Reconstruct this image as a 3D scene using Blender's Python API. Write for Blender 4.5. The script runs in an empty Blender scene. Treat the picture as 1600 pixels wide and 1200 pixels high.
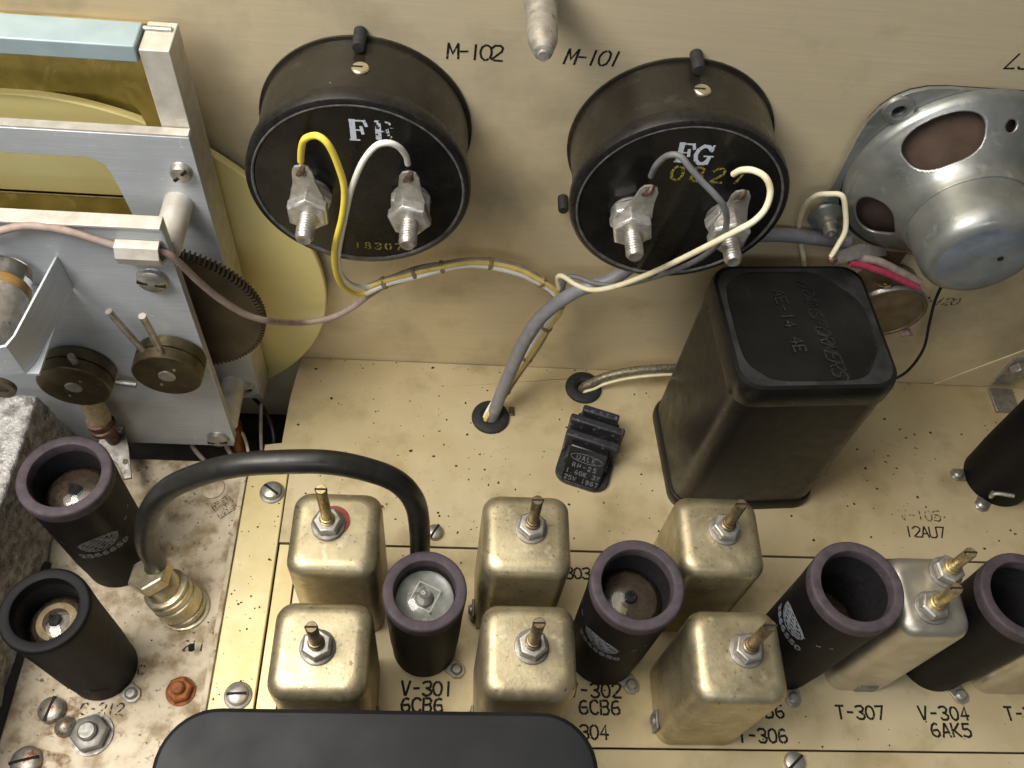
import bpy, bmesh, math, random
from mathutils import Vector, Matrix, noise
from mathutils.geometry import tessellate_polygon
random.seed(7)
S = 0.001                      # everything below is written in millimetres
SC = bpy.context.scene
COL = SC.collection

# ------------------------------------------------------------------ camera, light, exposure
cam = bpy.data.cameras.new('camera')
cam_o = bpy.data.objects.new('camera', cam)
COL.objects.link(cam_o)
cam_o.location = (0, 0, 0.300)
cam_o.rotation_euler = tuple(math.radians(a) for a in (33.44, -4.685, -0.328))
cam.sensor_width = 36.0
cam.lens = 31.68
cam.clip_start = 0.005
cam.clip_end = 50
SC.camera = cam_o

W = bpy.data.worlds.new('World')
SC.world = W
W.use_nodes = True
bg = W.node_tree.nodes['Background']
bg.inputs[0].default_value = (0.93, 0.96, 1.0, 1)
bg.inputs[1].default_value = 0.06

def area(name, loc, target, size, power, color):
    l = bpy.data.lights.new(name, 'AREA')
    l.shape = 'RECTANGLE'
    l.size, l.size_y = size
    l.energy = power
    l.color = color
    o = bpy.data.objects.new(name, l)
    COL.objects.link(o)
    o.location = loc
    o.rotation_euler = (Vector(target) - Vector(loc)).to_track_quat('-Z', 'Y').to_euler()
    return o
area('ceiling_panel', (-0.30, 0.18, 0.75), (-0.02, 0.13, 0.0), (0.90, 0.60), 6.4, (1.0, 0.955, 0.89))
area('bench_lamp', (-0.22, 0.05, 0.44), (-0.03, 0.13, 0.0), (0.22, 0.16), 1.75, (1.0, 0.955, 0.88))
area('window_light', (-0.10, -0.55, 0.62), (0.0, 0.12, 0.05), (0.60, 0.14), 1.3, (0.90, 0.95, 1.0))
SC.view_settings.view_transform = 'Standard'
SC.view_settings.look = 'None'
SC.view_settings.exposure = 0.0
SC.view_settings.gamma = 1.0

# ------------------------------------------------------------------ materials
def rgb(h):
    h = h.lstrip('#')
    f = lambda c: c / 12.92 if c <= 0.04045 else ((c + 0.055) / 1.055) ** 2.4
    return tuple(f(int(h[i:i + 2], 16) / 255) for i in (0, 2, 4)) + (1,)

def mat(name, c1, c2=None, ns=0.25, lo=.35, hi=.65, det=5, stretch=(1, 1, 1), metal=0., rough=.5, rv=.12,
        bump=0., bs=1.5, spots=None, spot2=None, spec=.5, coat=0., trans=0., ior=1.45, alpha=None, dist=0., streak=None):
    """noise-mixed two-colour surface; spots = (colour, scale per mm, lo, hi): a second noise layer; streak: fine brushed lines"""
    m = bpy.data.materials.new(name)
    m.use_nodes = True
    nt = m.node_tree
    N, L = nt.nodes, nt.links
    p = N['Principled BSDF']
    tc = N.new('ShaderNodeTexCoord')
    oi = N.new('ShaderNodeObjectInfo')
    mu = N.new('ShaderNodeMath'); mu.operation = 'MULTIPLY'; mu.inputs[1].default_value = 317.0
    L.new(oi.outputs['Random'], mu.inputs[0])
    mp = N.new('ShaderNodeMapping')
    mp.inputs['Scale'].default_value = (1000 * stretch[0], 1000 * stretch[1], 1000 * stretch[2])
    L.new(tc.outputs['Object'], mp.inputs['Vector'])
    add = N.new('ShaderNodeVectorMath'); add.operation = 'ADD'
    L.new(mp.outputs[0], add.inputs[0]); L.new(mu.outputs[0], add.inputs[1])
    def nz(scale, detail, rg=.55, src=add):
        n = N.new('ShaderNodeTexNoise')
        n.inputs['Scale'].default_value = scale
        n.inputs['Detail'].default_value = detail
        n.inputs['Roughness'].default_value = rg
        n.inputs['Distortion'].default_value = dist
        L.new(src.outputs[0], n.inputs['Vector'])
        return n
    def ramp(src, a, b, out0=0., out1=1.):
        r = N.new('ShaderNodeMapRange')
        r.inputs[1].default_value, r.inputs[2].default_value = a, b
        r.inputs[3].default_value, r.inputs[4].default_value = out0, out1
        L.new(src, r.inputs[0])
        return r.outputs[0]
    def mix(fac, a, b):
        x = N.new('ShaderNodeMix'); x.data_type = 'RGBA'
        L.new(fac, x.inputs[0])
        for s, i in ((a, 6), (b, 7)):
            if isinstance(s, tuple): x.inputs[i].default_value = s
            else: L.new(s, x.inputs[i])
        return x.outputs[2]
    n1 = nz(ns, det)
    c = rgb(c1)
    if c2:
        c = mix(ramp(n1.outputs[0], lo, hi), rgb(c1), rgb(c2))
    for sp in (spots, spot2):
        if sp:
            n2 = nz(sp[1], 6, .6)
            c = mix(ramp(n2.outputs[0], sp[2], sp[3]), c, rgb(sp[0]))
    if streak:
        m2 = N.new('ShaderNodeMapping')
        m2.inputs['Scale'].default_value = tuple(1000 * q for q in streak[0])
        L.new(tc.outputs['Object'], m2.inputs['Vector'])
        n4 = nz(1.0, 4, .6, m2)
        c = mix(ramp(n4.outputs[0], .35, .68, 0, streak[2]), c, rgb(streak[1]))
    if isinstance(c, tuple): p.inputs['Base Color'].default_value = c
    else: L.new(c, p.inputs['Base Color'])
    p.inputs['Metallic'].default_value = metal
    p.inputs['Specular IOR Level'].default_value = spec
    p.inputs['Coat Weight'].default_value = coat
    p.inputs['Coat Roughness'].default_value = .15
    p.inputs['Transmission Weight'].default_value = trans
    p.inputs['IOR'].default_value = ior
    if rv:
        n3 = nz(ns * 2.3, 4)
        L.new(ramp(n3.outputs[0], .3, .7, max(rough - rv, .02), rough + rv), p.inputs['Roughness'])
    else:
        p.inputs['Roughness'].default_value = rough
    if bump or streak:
        b = N.new('ShaderNodeBump')
        b.inputs['Strength'].default_value = 1.0
        if streak:
            b.inputs['Distance'].default_value = streak[3] * S
            L.new(n4.outputs[0], b.inputs['Height'])
        else:
            b.inputs['Distance'].default_value = bump * S
            L.new(nz(bs, 6, .6).outputs[0], b.inputs['Height'])
        L.new(b.outputs[0], p.inputs['Normal'])
    if alpha:                                   # worn print: (scale, lo, hi)
        n5 = nz(alpha[0], 5, .6)
        L.new(ramp(n5.outputs[0], alpha[1], alpha[2]), p.inputs['Alpha'])
    return m

MT = dict(
 deck=mat('gold_chromate_deck', '#d8c8a2', '#c7b58c', ns=.03, metal=.27, rough=.41, rv=.06, bump=.02, bs=.9, spots=('#a6956c', .05, .52, .78), spot2=('#54462a', .9, .69, .76)),
 strip=mat('gold_chromate_strip', '#e2d3a4', '#d3c08b', ns=.06, metal=.25, rough=.45, bump=.02, spot2=('#3a3020', .8, .72, .76)),
 panel=mat('brushed_chromate_panel', '#d9caaa', '#e0cfa8', ns=.013, metal=.2, rough=.42, rv=.06, streak=((.05, .05, 2.6), '#b8ab8c', .25, .03), spots=('#a0967f', .016, .52, .74), spot2=('#c6b894', .05, .6, .75)),
 oscdeck=mat('stained_deck', '#cfc1a8', '#b5a488', ns=.11, lo=.4, hi=.62, metal=.05, rough=.6, bump=.09, bs=.8, spots=('#84704f', .11, .48, .68), spot2=('#58482f', .38, .61, .72)),
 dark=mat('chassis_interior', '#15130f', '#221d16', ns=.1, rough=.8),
 alu=mat('brushed_aluminium', '#d2d6da', '#c2c7cc', ns=.05, metal=.3, rough=.45, rv=.08, streak=((.05, .05, 2.2), '#a9aeb4', .5, .03), spots=('#eef0f1', .35, .66, .74)),
 aluedge=mat('milled_aluminium', '#d8d3c9', '#c4bdb0', ns=.2, metal=.35, rough=.45, bump=.02, bs=2, spot2=('#5a5040', 1.3, .69, .74)),
 bar=mat('pale_blue_bar', '#a4b6bb', '#96a8ae', ns=.1, metal=.2, rough=.4),
 brass=mat('polished_brass', '#b8a254', '#99833c', ns=.05, metal=.45, rough=.34, rv=.08, dist=1.5, spots=('#d0bb74', .10, .56, .75), bump=.05, bs=.35),
 hub=mat('oiled_brass', '#6f6349', '#534a36', ns=.12, metal=.8, rough=.42, bump=.01, spots=('#8a7c5c', .3, .62, .75)),
 gear=mat('dark_gear', '#5d5242', '#4a4034', ns=.08, metal=.5, rough=.45),
 yellow=mat('yellow_nylon', '#f2e5a4', '#eada90', ns=.03, rough=.42, rv=.06),
 steel=mat('steel', '#b9b5ad', '#9d988f', ns=.4, metal=.75, rough=.42, bump=.015, bs=2),
 steeld=mat('dull_steel', '#96938d', '#7a766f', ns=.3, metal=.6, rough=.5, bump=.02, bs=2),
 nickel=mat('nickel', '#cbc1a6', '#b3a688', ns=.25, metal=.75, rough=.36, spots=('#94805c', .4, .6, .75)),
 lug=mat('tinned_lug', '#cac7c0', '#aeaaa2', ns=.5, metal=.65, rough=.4, bump=.02, bs=1.5),
 copper=mat('solder_copper', '#80695c', '#63493d', ns=1.0, metal=.7, rough=.4),
 shaft=mat('tuning_screw', '#86775f', '#65573f', ns=.5, metal=.75, rough=.4, spots=('#b89e68', .7, .62, .74)),
 gold=mat('bright_screw', '#c6b483', '#a69468', ns=.5, metal=.8, rough=.33),
 red=mat('red_washer', '#a24a3a', '#8c3d30', ns=.6, rough=.6),
 can=mat('can_plating', '#c0b493', '#a4987a', ns=.11, metal=.8, rough=.43, rv=.08, bump=.05, bs=1.0, spots=('#d6ceb2', .22, .56, .75), spot2=('#6b5b3e', .7, .60, .73)),
 can2=mat('bright_can_plating', '#cbc5b6', '#b6afa0', ns=.09, metal=.8, rough=.36, rv=.08, bump=.012, spot2=('#6d5a36', 1.3, .72, .76)),
 shield=mat('black_shield', '#100e11', '#0c0b0d', ns=.15, rough=.58, rv=.02, spec=.2, bump=.004, bs=2, spots=('#171517', .3, .6, .8)),
 lip=mat('purple_shield_lip', '#4f454a', '#3f383c', ns=.3, rough=.62, spec=.3, bump=.03, bs=2, spots=('#6c6064', .7, .66, .75)),
 liner=mat('shield_liner', '#191719', rough=.7),
 mica=mat('getter_cream', '#cbb894', '#a89670', ns=.5, rough=.4),
 getter=mat('getter_brown', '#6a5a4b', '#54473b', ns=.3, rough=.3, metal=.2),
 glass=mat('tube_glass', '#f2f2ee', rough=.03, rv=0, trans=1.0, ior=1.45),
 bake=mat('bakelite_case', '#1f1c17', '#2a261f', ns=.06, rough=.3, rv=.1, spots=('#3d372d', .12, .58, .78), spot2=('#8a857a', .45, .71, .77), bump=.015, bs=.8),
 bakeface=mat('bakelite_face', '#121212', '#1a1918', ns=.08, rough=.26, rv=.06, spots=('#262524', .25, .62, .8)),
 bakerim=mat('bakelite_rim', '#141313', '#1f1e1e', ns=.4, rough=.35, spots=('#3b3a38', .9, .64, .75)),
 blackp=mat('black_paint', '#131312', '#191918', ns=.09, rough=.33, rv=.08, spec=.35, bump=.02, bs=1.2, spot2=('#77777a', 1.6, .75, .78)),
 dusty=mat('dusty_black_paint', '#252525', '#343434', ns=.12, lo=.4, hi=.6, rough=.42, spots=('#58595a', .5, .64, .8)),
 capblack=mat('satin_black_cover', '#121315', '#1b1c1e', ns=.04, lo=.42, hi=.55, rough=.5, rv=.06, spec=.3, spot2=('#8d8a86', .5, .76, .78)),
 rubber=mat('rubber', '#2b2b2a', '#222221', ns=.5, rough=.65, bump=.08, bs=1.2),
 coax=mat('coax_jacket', '#252421', '#1d1c1a', ns=.15, rough=.38, rv=.08, bump=.01, bs=1, spots=('#45423b', .4, .64, .8)),
 resb=mat('resistor_body', '#303034', '#232327', ns=.35, rough=.5, bump=.05, bs=1.2, spots=('#7c7c84', .5, .58, .75)),
 zinc=mat('zinc_speaker_frame', '#a3a5a0', '#8a8d89', ns=.07, metal=.7, rough=.38, rv=.1, bump=.02, bs=.8, spots=('#c2c5c1', .2, .6, .78)),
 potend=mat('frosted_zinc', '#a9b4c2', '#8f9aa8', ns=.12, metal=.75, rough=.42, bump=.03),
 cone=mat('paper_cone', '#56443a', '#49392f', ns=.12, rough=.85, bump=.06),
 wire_y=mat('yellow_insulation', '#f6e25a', '#eed650', ns=.3, rough=.42),
 wire_o=mat('faded_yellow_insulation', '#f2d884', '#e2c56e', ns=.3, rough=.5),
 wire_w=mat('white_insulation', '#f6f4ec', '#ebe7da', ns=.3, rough=.42),
 wire_g=mat('grey_insulation', '#767577', '#626165', ns=.4, rough=.5),
 wire_c=mat('cream_insulation', '#f0e8c8', '#e4d9b2', ns=.3, rough=.45),
 wire_p=mat('pink_insulation', '#a8948a', '#937f76', ns=.3, rough=.6, bump=.04, bs=2, spots=('#8b766d', .6, .6, .75)),
 wire_b=mat('brown_insulation', '#a3968c', '#857870', ns=.3, rough=.55),
 wire_k=mat('black_insulation', '#1c1a19', rough=.5),
 wire_r=mat('crimson_insulation', '#b5415a', '#9c364c', ns=.4, rough=.5),
 cable_g=mat('grey_cable', '#8b898b', '#7d7b7d', ns=.25, rough=.45, rv=.05, spots=('#a09e9e', .3, .6, .8)),
 braid=mat('braided_shield', '#9b937f', '#6f6753', ns=1.0, metal=.6, rough=.45, bump=.12, bs=1.1),
 lace=mat('lacing_cord', '#a3926f', '#857456', ns=.8, rough=.7),
 rust=mat('rust', '#7a4526', '#a06335', ns=.35, metal=.3, rough=.6, bump=.08, bs=1.5),
 rustst=mat('rust_stained_steel', '#a8a39a', '#8a7f72', ns=.3, metal=.7, rough=.4, bump=.05, spots=('#7a4520', .35, .55, .65)),
 cast=mat('rough_cast_aluminium', '#c4c1bc', '#85827d', ns=.25, lo=.4, hi=.6, metal=.35, rough=.42, bump=1.1, bs=.6, spots=('#4a4743', .2, .56, .70), spot2=('#eceae6', .9, .60, .68)),
 flux=mat('amber_flux', '#9a7a45', '#6f552d', ns=.2, rough=.45),
 silver=mat('corroded_silver', '#b5b0a6', '#99938a', ns=.35, metal=.6, rough=.5, bump=.08, bs=1.2, spots=('#6d675e', .6, .6, .7)),
 ink=mat('stencil_ink', '#16120c', rough=.7, rv=0, alpha=(1.3, .30, .40)),
 faded=mat('faded_stencil_ink', '#2a2318', rough=.7, rv=0, alpha=(.9, .42, .55)),
 white=mat('worn_white_paint', '#c9d0da', rough=.6, rv=0, alpha=(1.2, .34, .42)),
 whitew=mat('flaked_white_paint', '#c9d0da', rough=.6, rv=0, alpha=(.55, .47, .52)),
 ruststain=mat('rust_stain', '#6f4d2c', '#8a6238', ns=.3, rough=.8, alpha=(.35, .42, .75)),
 stamp=mat('worn_yellow_stamp', '#9a8f42', rough=.6, rv=0, alpha=(1.4, .42, .52)),
 logo=mat('worn_silver_print', '#7d828a', rough=.6, rv=0, alpha=(1.6, .36, .46)),
 emboss=mat('embossed_edges', '#1f1f1e', '#2d2d2b', ns=.6, rough=.28),
 potcan=mat('potentiometer_can', '#85765f', '#6d604e', ns=.2, metal=.55, rough=.42),
 rimline=mat('worn_rim_edge', '#6b6a68', '#4a4948', ns=.5, rough=.4),
 paleglass=mat('mica_sheet', '#a9aca6', '#8f938e', ns=.3, rough=.25, spec=.6),
 faintlogo=mat('faint_print', '#5c5e62', rough=.6, rv=0, alpha=(1.6, .36, .46)),
 grit=mat('grit', '#2b2010', '#4a351b', ns=1.5, rough=.8),
)

# ------------------------------------------------------------------ mesh helpers (millimetres)
def frame(d):
    d = Vector(d).normalized()
    a = Vector((1, 0, 0)) if abs(d.x) < .8 else Vector((0, 0, 1))
    x = (a - d * a.dot(d)).normalized()
    return x, d.cross(x), d

class M:
    """collects pieces in millimetres; build() links them as ONE mesh object"""
    def __init__(s, t=None, off=None):
        s.v, s.f = [], []
        s.t = t
        s.off = Vector(off) if off else (Vector(t.location) / S if t and t.get('wc') else Vector((0, 0, 0)))
    def add(s, vs, fs):
        b = len(s.v)
        s.v += [tuple(v) for v in vs]
        s.f += [tuple(b + i for i in f) for f in fs]
        return s
    def box(s, x0, x1, y0, y1, z0, z1):
        vs = [(x, y, z) for z in (z0, z1) for y in (y0, y1) for x in (x0, x1)]
        return s.add(vs, [(0, 2, 3, 1), (4, 5, 7, 6), (0, 1, 5, 4), (2, 6, 7, 3), (0, 4, 6, 2), (1, 3, 7, 5)])
    def lathe(s, prof, c=(0, 0, 0), ax=(0, 0, 1), n=32, cap=True, rot=0):
        X, Y, D = frame(ax)
        c = Vector(c)
        vs, fs = [], []
        for r, h in prof:
            for i in range(n):
                a = 2 * math.pi * i / n + rot
                vs.append(c + X * (r * math.cos(a)) + Y * (r * math.sin(a)) + D * h)
        for j in range(len(prof) - 1):
            for i in range(n):
                k = (i + 1) % n
                fs.append((j * n + i, j * n + k, (j + 1) * n + k, (j + 1) * n + i))
        if cap:
            fs.append(tuple(range(n))[::-1])
            fs.append(tuple((len(prof) - 1) * n + i for i in range(n)))
        return s.add(vs, fs)
    def tube(s, pts, r, n=10, cap=True, k=6):
        pts = spline([Vector(p) for p in pts], k)
        t0 = (pts[1] - pts[0]).normalized()
        X, Y, _ = frame(t0)
        vs, fs = [], []
        for i, p in enumerate(pts):
            t = (pts[min(i + 1, len(pts) - 1)] - pts[max(i - 1, 0)]).normalized()
            X = (X - t * X.dot(t)).normalized()
            Y = t.cross(X)
            rr = r(i / (len(pts) - 1)) if callable(r) else r
            vs += [p + X * (rr * math.cos(2 * math.pi * j / n)) + Y * (rr * math.sin(2 * math.pi * j / n)) for j in range(n)]
        for i in range(len(pts) - 1):
            for j in range(n):
                q = (j + 1) % n
                fs.append((i * n + j, i * n + q, (i + 1) * n + q, (i + 1) * n + j))
        if cap:
            fs.append(tuple(range(n))[::-1])
            fs.append(tuple((len(pts) - 1) * n + j for j in range(n)))
        return s.add(vs, fs)
    def loft(s, loops, cap0=True, cap1=True):
        n = len(loops[0])
        vs = [v for l in loops for v in l]
        fs = []
        for j in range(len(loops) - 1):
            for i in range(n):
                k = (i + 1) % n
                fs.append((j * n + i, j * n + k, (j + 1) * n + k, (j + 1) * n + i))
        if cap0: fs.append(tuple(range(n))[::-1])
        if cap1: fs.append(tuple((len(loops) - 1) * n + i for i in range(n)))
        return s.add(vs, fs)
    def plate(s, outer, holes, o, u, v, d):
        """flat plate with holes: 2-D loops in (u, v) from o, thickness vector d"""
        o, u, v, d = map(Vector, (o, u, v, d))
        loops = [outer] + list(holes)
        tris = tessellate_polygon([[Vector((a, b, 0)) for a, b in l] for l in loops])
        flat = [p for l in loops for p in l]
        n = len(flat)
        P = [o + u * a + v * b for a, b in flat]
        fs = [t for t in tris] + [(t[0] + n, t[2] + n, t[1] + n) for t in tris]
        b = 0
        for l in loops:
            m = len(l)
            for i in range(m):
                k = (i + 1) % m
                fs.append((b + i, b + k, n + b + k, n + b + i))
            b += m
        return s.add(P + [p + d for p in P], fs)
    def ribbon(s, pts, w, place, z=0.):
        """flat mitred stroke; place(a, b, z) puts a 2-D point on the surface"""
        pts = [Vector(p) for p in pts]
        vs, fs = [], []
        for i, p in enumerate(pts):
            a = (p - pts[i - 1]).normalized() if i else None
            b = (pts[i + 1] - p).normalized() if i < len(pts) - 1 else None
            if a is None: t, e = b, p - b * w * .3
            elif b is None: t, e = a, p + a * w * .3
            else: t, e = (a + b).normalized() if (a + b).length > .05 else b, p
            nrm = Vector((-t.y, t.x))
            sc = 1. if a is None or b is None else min(1 / max(nrm.dot(Vector((-b.y, b.x))), .5), 1.6)
            vs += [place(*(e + nrm * (w / 2 * sc)), z), place(*(e - nrm * (w / 2 * sc)), z)]
        for i in range(len(pts) - 1):
            fs.append((2 * i, 2 * i + 1, 2 * i + 3, 2 * i + 2))
        return s.add(vs, fs)
    def build(s, name, material, parent=None, smooth=35, bevel=0., seg=2, kind=None, recalc=True, loc=None):
        me = bpy.data.meshes.new(name)
        me.from_pydata([((Vector(v) - s.off) * S)[:] for v in s.v], [], s.f)
        if recalc:
            bm = bmesh.new(); bm.from_mesh(me)
            bmesh.ops.recalc_face_normals(bm, faces=bm.faces)
            bm.to_mesh(me); bm.free()
        if smooth:
            me.polygons.foreach_set('use_smooth', [True] * len(me.polygons))
            me.set_sharp_from_angle(angle=math.radians(smooth))
        me.materials.append(MT[material])
        o = bpy.data.objects.new(name, me)
        COL.objects.link(o)
        if parent or s.t: o.parent = parent or s.t
        if loc: o.location = Vector(loc) * S
        if bevel:
            b = o.modifiers.new('edge', 'BEVEL')
            b.width = bevel * S; b.segments = seg; b.limit_method = 'ANGLE'; b.angle_limit = math.radians(40)
        if kind: o['kind'] = kind
        return o

def spline(p, k):
    if len(p) < 3 or k <= 1: return p
    out = []
    for i in range(len(p) - 1):
        p0, p1, p2, p3 = p[max(i - 1, 0)], p[i], p[i + 1], p[min(i + 2, len(p) - 1)]
        for j in range(k):
            t = j / k
            out.append(.5 * (2 * p1 + (p2 - p0) * t + (2 * p0 - 5 * p1 + 4 * p2 - p3) * t * t + (3 * p1 - p0 - 3 * p2 + p3) * t ** 3))
    out.append(p[-1])
    return out

def rr(w, d, r, n=6):
    """rounded rectangle, centred, as 2-D points"""
    out = []
    for cx, cy, a0 in ((w / 2 - r, d / 2 - r, 0), (-w / 2 + r, d / 2 - r, 90), (-w / 2 + r, -d / 2 + r, 180), (w / 2 - r, -d / 2 + r, 270)):
        for i in range(n + 1):
            a = math.radians(a0 + 90 * i / n)
            out.append((cx + r * math.cos(a), cy + r * math.sin(a)))
    return out
def circ(cx, cy, r, n=24):
    return [(cx + r * math.cos(2 * math.pi * i / n), cy + r * math.sin(2 * math.pi * i / n)) for i in range(n)]
def at_z(loop, z, c=(0, 0)):
    return [(a + c[0], b + c[1], z) for a, b in loop]

def tag(o, label, cat, group=None):
    o['label'] = label; o['category'] = cat
    if group: o['group'] = group
    return o
def thing(name, label, cat, loc=(0, 0, 0), group=None, wc=True, rz=0):
    """an Empty at the thing's base; wc: its parts are written in world millimetres"""
    o = bpy.data.objects.new(name, None)
    o.empty_display_size = .005
    COL.objects.link(o)
    o.location = Vector(loc) * S
    o.rotation_euler = (0, 0, math.radians(rz))
    if wc: o['wc'] = 1
    return tag(o, label, cat, group)
def dup(root, loc, label, rz=0):
    def cp(o, par):
        c = o.copy(); COL.objects.link(c); c.parent = par
        for ch in list(o.children): cp(ch, c)
        return c
    r = cp(root, None)
    r.location = Vector(loc) * S
    r.rotation_euler = (0, 0, math.radians(rz))
    r['label'] = label
    return r

# ------------------------------------------------------------------ stencil stroke font on a 4 x 6 grid
def mir(l): return [(4 - a, b) for a, b in l]
_L0 = [(1.65, 6), (.5, 5.2), (0, 3.6), (0, 2.4), (.5, .8), (1.65, 0)]
_L8 = [(1.65, 6), (.45, 5.3), (.45, 3.9), (1.4, 3.1), (.1, 2.1), (.1, .8), (1.65, 0)]
GL = {
 'M': [[(0, 0), (.2, 6)], [(.2, 6), (2, 2), (3.9, 6)], [(3.9, 6), (4, 0)]], '-': [[(.7, 3), (3.3, 3)]],
 '0': [_L0, mir(_L0)], '1': [[(2, 0), (2, 6)]], '2': [[(0, 4.8), (1, 6), (3, 6), (4, 5), (3.7, 3.6), (.2, .3)], [(1, 0), (4, 0)]],
 '3': [[(0, 5.4), (1.1, 6), (3, 6), (4, 5), (3.4, 3.5), (1.6, 3.1)], [(2.6, 2.9), (4, 2), (4, .9), (3, 0), (1, 0), (0, .8)]],
 '4': [[(2.9, 0), (2.9, 6), (0, 2), (2.1, 2)], [(3.5, 2), (4, 2)]],
 '5': [[(3.8, 6), (.5, 6), (.2, 3.5)], [(.7, 3.5), (2.6, 3.6), (4, 2.6), (3.8, .8), (2.4, 0), (0, .5)]],
 '6': [[(3.4, 5.5), (2.4, 6), (.8, 5.2), (0, 3), (.3, 1), (1.6, 0)], [(2.4, 0), (3.8, .8), (4, 2), (3.2, 3.1), (1, 2.9)]],
 '7': [[(0, 6), (4, 6), (1.7, 0)]], '8': [_L8, mir(_L8)],
 '9': [[(.6, .5), (1.6, 0), (3.2, .8), (4, 3), (3.7, 5), (2.4, 6)], [(1.6, 6), (.2, 5.2), (0, 4), (.8, 2.9), (3, 3.1)]],
 'V': [[(0, 6), (1.75, 0)], [(2.25, 0), (4, 6)]], 'T': [[(0, 6), (4, 6)], [(2, 5.2), (2, 0)]],
 'C': [[(3.9, 5), (3, 6), (1.5, 6), (.3, 5), (0, 3), (.3, 1), (1.5, 0), (3, 0), (3.9, 1)]],
 'B': [[(.1, 0), (.1, 6)], [(1, 6), (3, 6), (3.8, 5), (3.2, 3.4), (1, 3.2)], [(3.2, 3), (4, 1.8), (3.3, .1), (1, 0)]],
 'A': [[(0, 0), (1.8, 6)], [(2.2, 6), (4, 0)], [(1.1, 2), (2.9, 2)]], 'K': [[(0, 0), (0, 6)], [(4, 6), (.8, 3), (4, 0)]],
 'U': [[(0, 6), (0, 1), (1, 0), (1.7, 0)], [(2.3, 0), (3, 0), (4, 1), (4, 6)]],
 'R': [[(0, 0), (0, 6), (3, 6), (3.9, 5), (3.2, 3.2), (.8, 3)], [(2, 2.7), (4, 0)]], 'L': [[(.3, 6), (0, 0), (3.6, 0)]],
 'S': [[(3.9, 5.2), (2.8, 6), (1, 6), (0, 5), (.6, 3.6), (3.4, 2.6), (4, 1.2), (3, 0), (1, 0), (0, .9)]],
 'E': [[(4, 6), (0, 6), (0, 0), (4, 0)], [(.8, 3), (3, 3)]], 'F': [[(4, 6), (0, 6), (0, 0)], [(.8, 3), (3, 3)]],
 'D': [[(0, 0), (0, 6), (2.6, 6), (4, 4.4), (4, 1.6), (2.6, 0), (.7, 0)]], 'H': [[(0, 0), (0, 6)], [(4, 0), (4, 6)], [(.7, 3), (3.3, 3)]],
 'N': [[(0, 0), (0, 6), (4, 0), (4, 6)]], 'O': [_L0, mir(_L0)], 'P': [[(0, 0), (0, 6), (3, 6), (4, 5), (3.2, 3), (.8, 3)]],
 'J': [[(3, 6), (3, 1), (2, 0), (.6, .4)]], 'I': [[(2, 0), (2, 6)]], 'W': [[(0, 6), (1, 0), (2, 4), (3, 0), (4, 6)]], '.': [[(1.8, 0), (2.2, 0)]], '%': [[(0, 0), (4, 6)], [(.3, 5.4), (1, 5.4)], [(3, .6), (3.7, .6)]],
}
def write(m, text, o, h, pitch, sw, u=(1, 0, 0), v=(0, 1, 0), nrm=(0, 0, 1), wid=.62, slant=0., lift=.06, jit=.12, surf=None):
    o, u, v, nrm = Vector(o), Vector(u).normalized(), Vector(v).normalized(), Vector(nrm)
    x = 0
    for ch in text:
        if ch != ' ':
            for q, st in enumerate(GL[ch]):
                pts = []
                for a, b in st:
                    a += random.uniform(-jit, jit); b += random.uniform(-jit, jit)
                    pts.append((x + (a / 4) * h * wid + slant * b / 6 * h, b / 6 * h))
                f = surf or (lambda a, b, z: o + u * a + v * b + nrm * z)
                m.ribbon(pts, sw, f, lift + .012 * q)
        x += pitch
    return m

# ================================================================== the chassis: decks and front panel
def struct(m, name, material, label, **k):
    o = m.build(name, material, kind='structure', **k)
    o['label'] = label
    return o
panel = struct(M().box(-320, 330, 207.5, 210.5, -60, 260), 'front_panel', 'panel', 'upright brushed front panel behind the meters and loudspeaker')
main = struct(M().plate([(-56.6, 128.3), (330, 128.3), (330, 207.2), (-58.5, 207.2), (-60.5, 188), (-61, 168), (-67, 167), (-67, 160), (-56.6, 160)],
    [circ(17.2, 182.4, 5.2), circ(54.5, 197.9, 5.2)], (0, 0, 0), (1, 0, 0), (0, 1, 0), (0, 0, -1.6)), 'main_deck', 'deck',
    'pale gold deck plate carrying the square black transformer', bevel=.3)
ifd = struct(M().plate([(-49.6, 61.4), (330, 61.4), (330, 127.6), (-49.6, 127.6)], [], (0, 0, -.25), (1, 0, 0), (0, 1, 0), (0, 0, -1.5)), 'tube_deck', 'deck',
    'pale gold deck strip stencilled with tube numbers', bevel=.25)
struct(M().box(-56.4, -50.1, 20, 127.6, -1.6, -.35), 'deck_flange', 'strip', 'narrow flange beside the first pair of cans', bevel=.2)
struct(M().box(-50.1, 330, -20, 60.8, -1.9, -.1), 'lower_deck', 'deck', 'plain gold deck below the row of cans', bevel=.3)
struct(M().box(-71.2, -57.0, 15, 159.8, -1.4, .5), 'side_strip', 'strip', 'cream gold strip with two slotted screws', bevel=.35)
osc = struct(M().plate([(-150, 10), (-71.6, 10), (-71.6, 159.4), (-150, 159.4)], [], (0, 0, -.1), (1, 0, 0), (0, 1, 0), (0, 0, -1.6)), 'stained_deck', 'oscdeck',
    'stained whitish deck at the left with the coaxial connector', bevel=.4)
struct(M().box(-73.4, -71.7, 10, 158.8, -.1, .35), 'deck_ridge', 'oscdeck', 'raised edge of the stained deck beside the cream strip', bevel=.3)
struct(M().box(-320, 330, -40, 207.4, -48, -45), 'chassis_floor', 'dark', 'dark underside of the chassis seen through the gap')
struct(M().box(-58.6, -57.4, 166, 207, -30, -1.7), 'deck_edge', 'deck', 'folded edge of the main deck at the gap')

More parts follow.
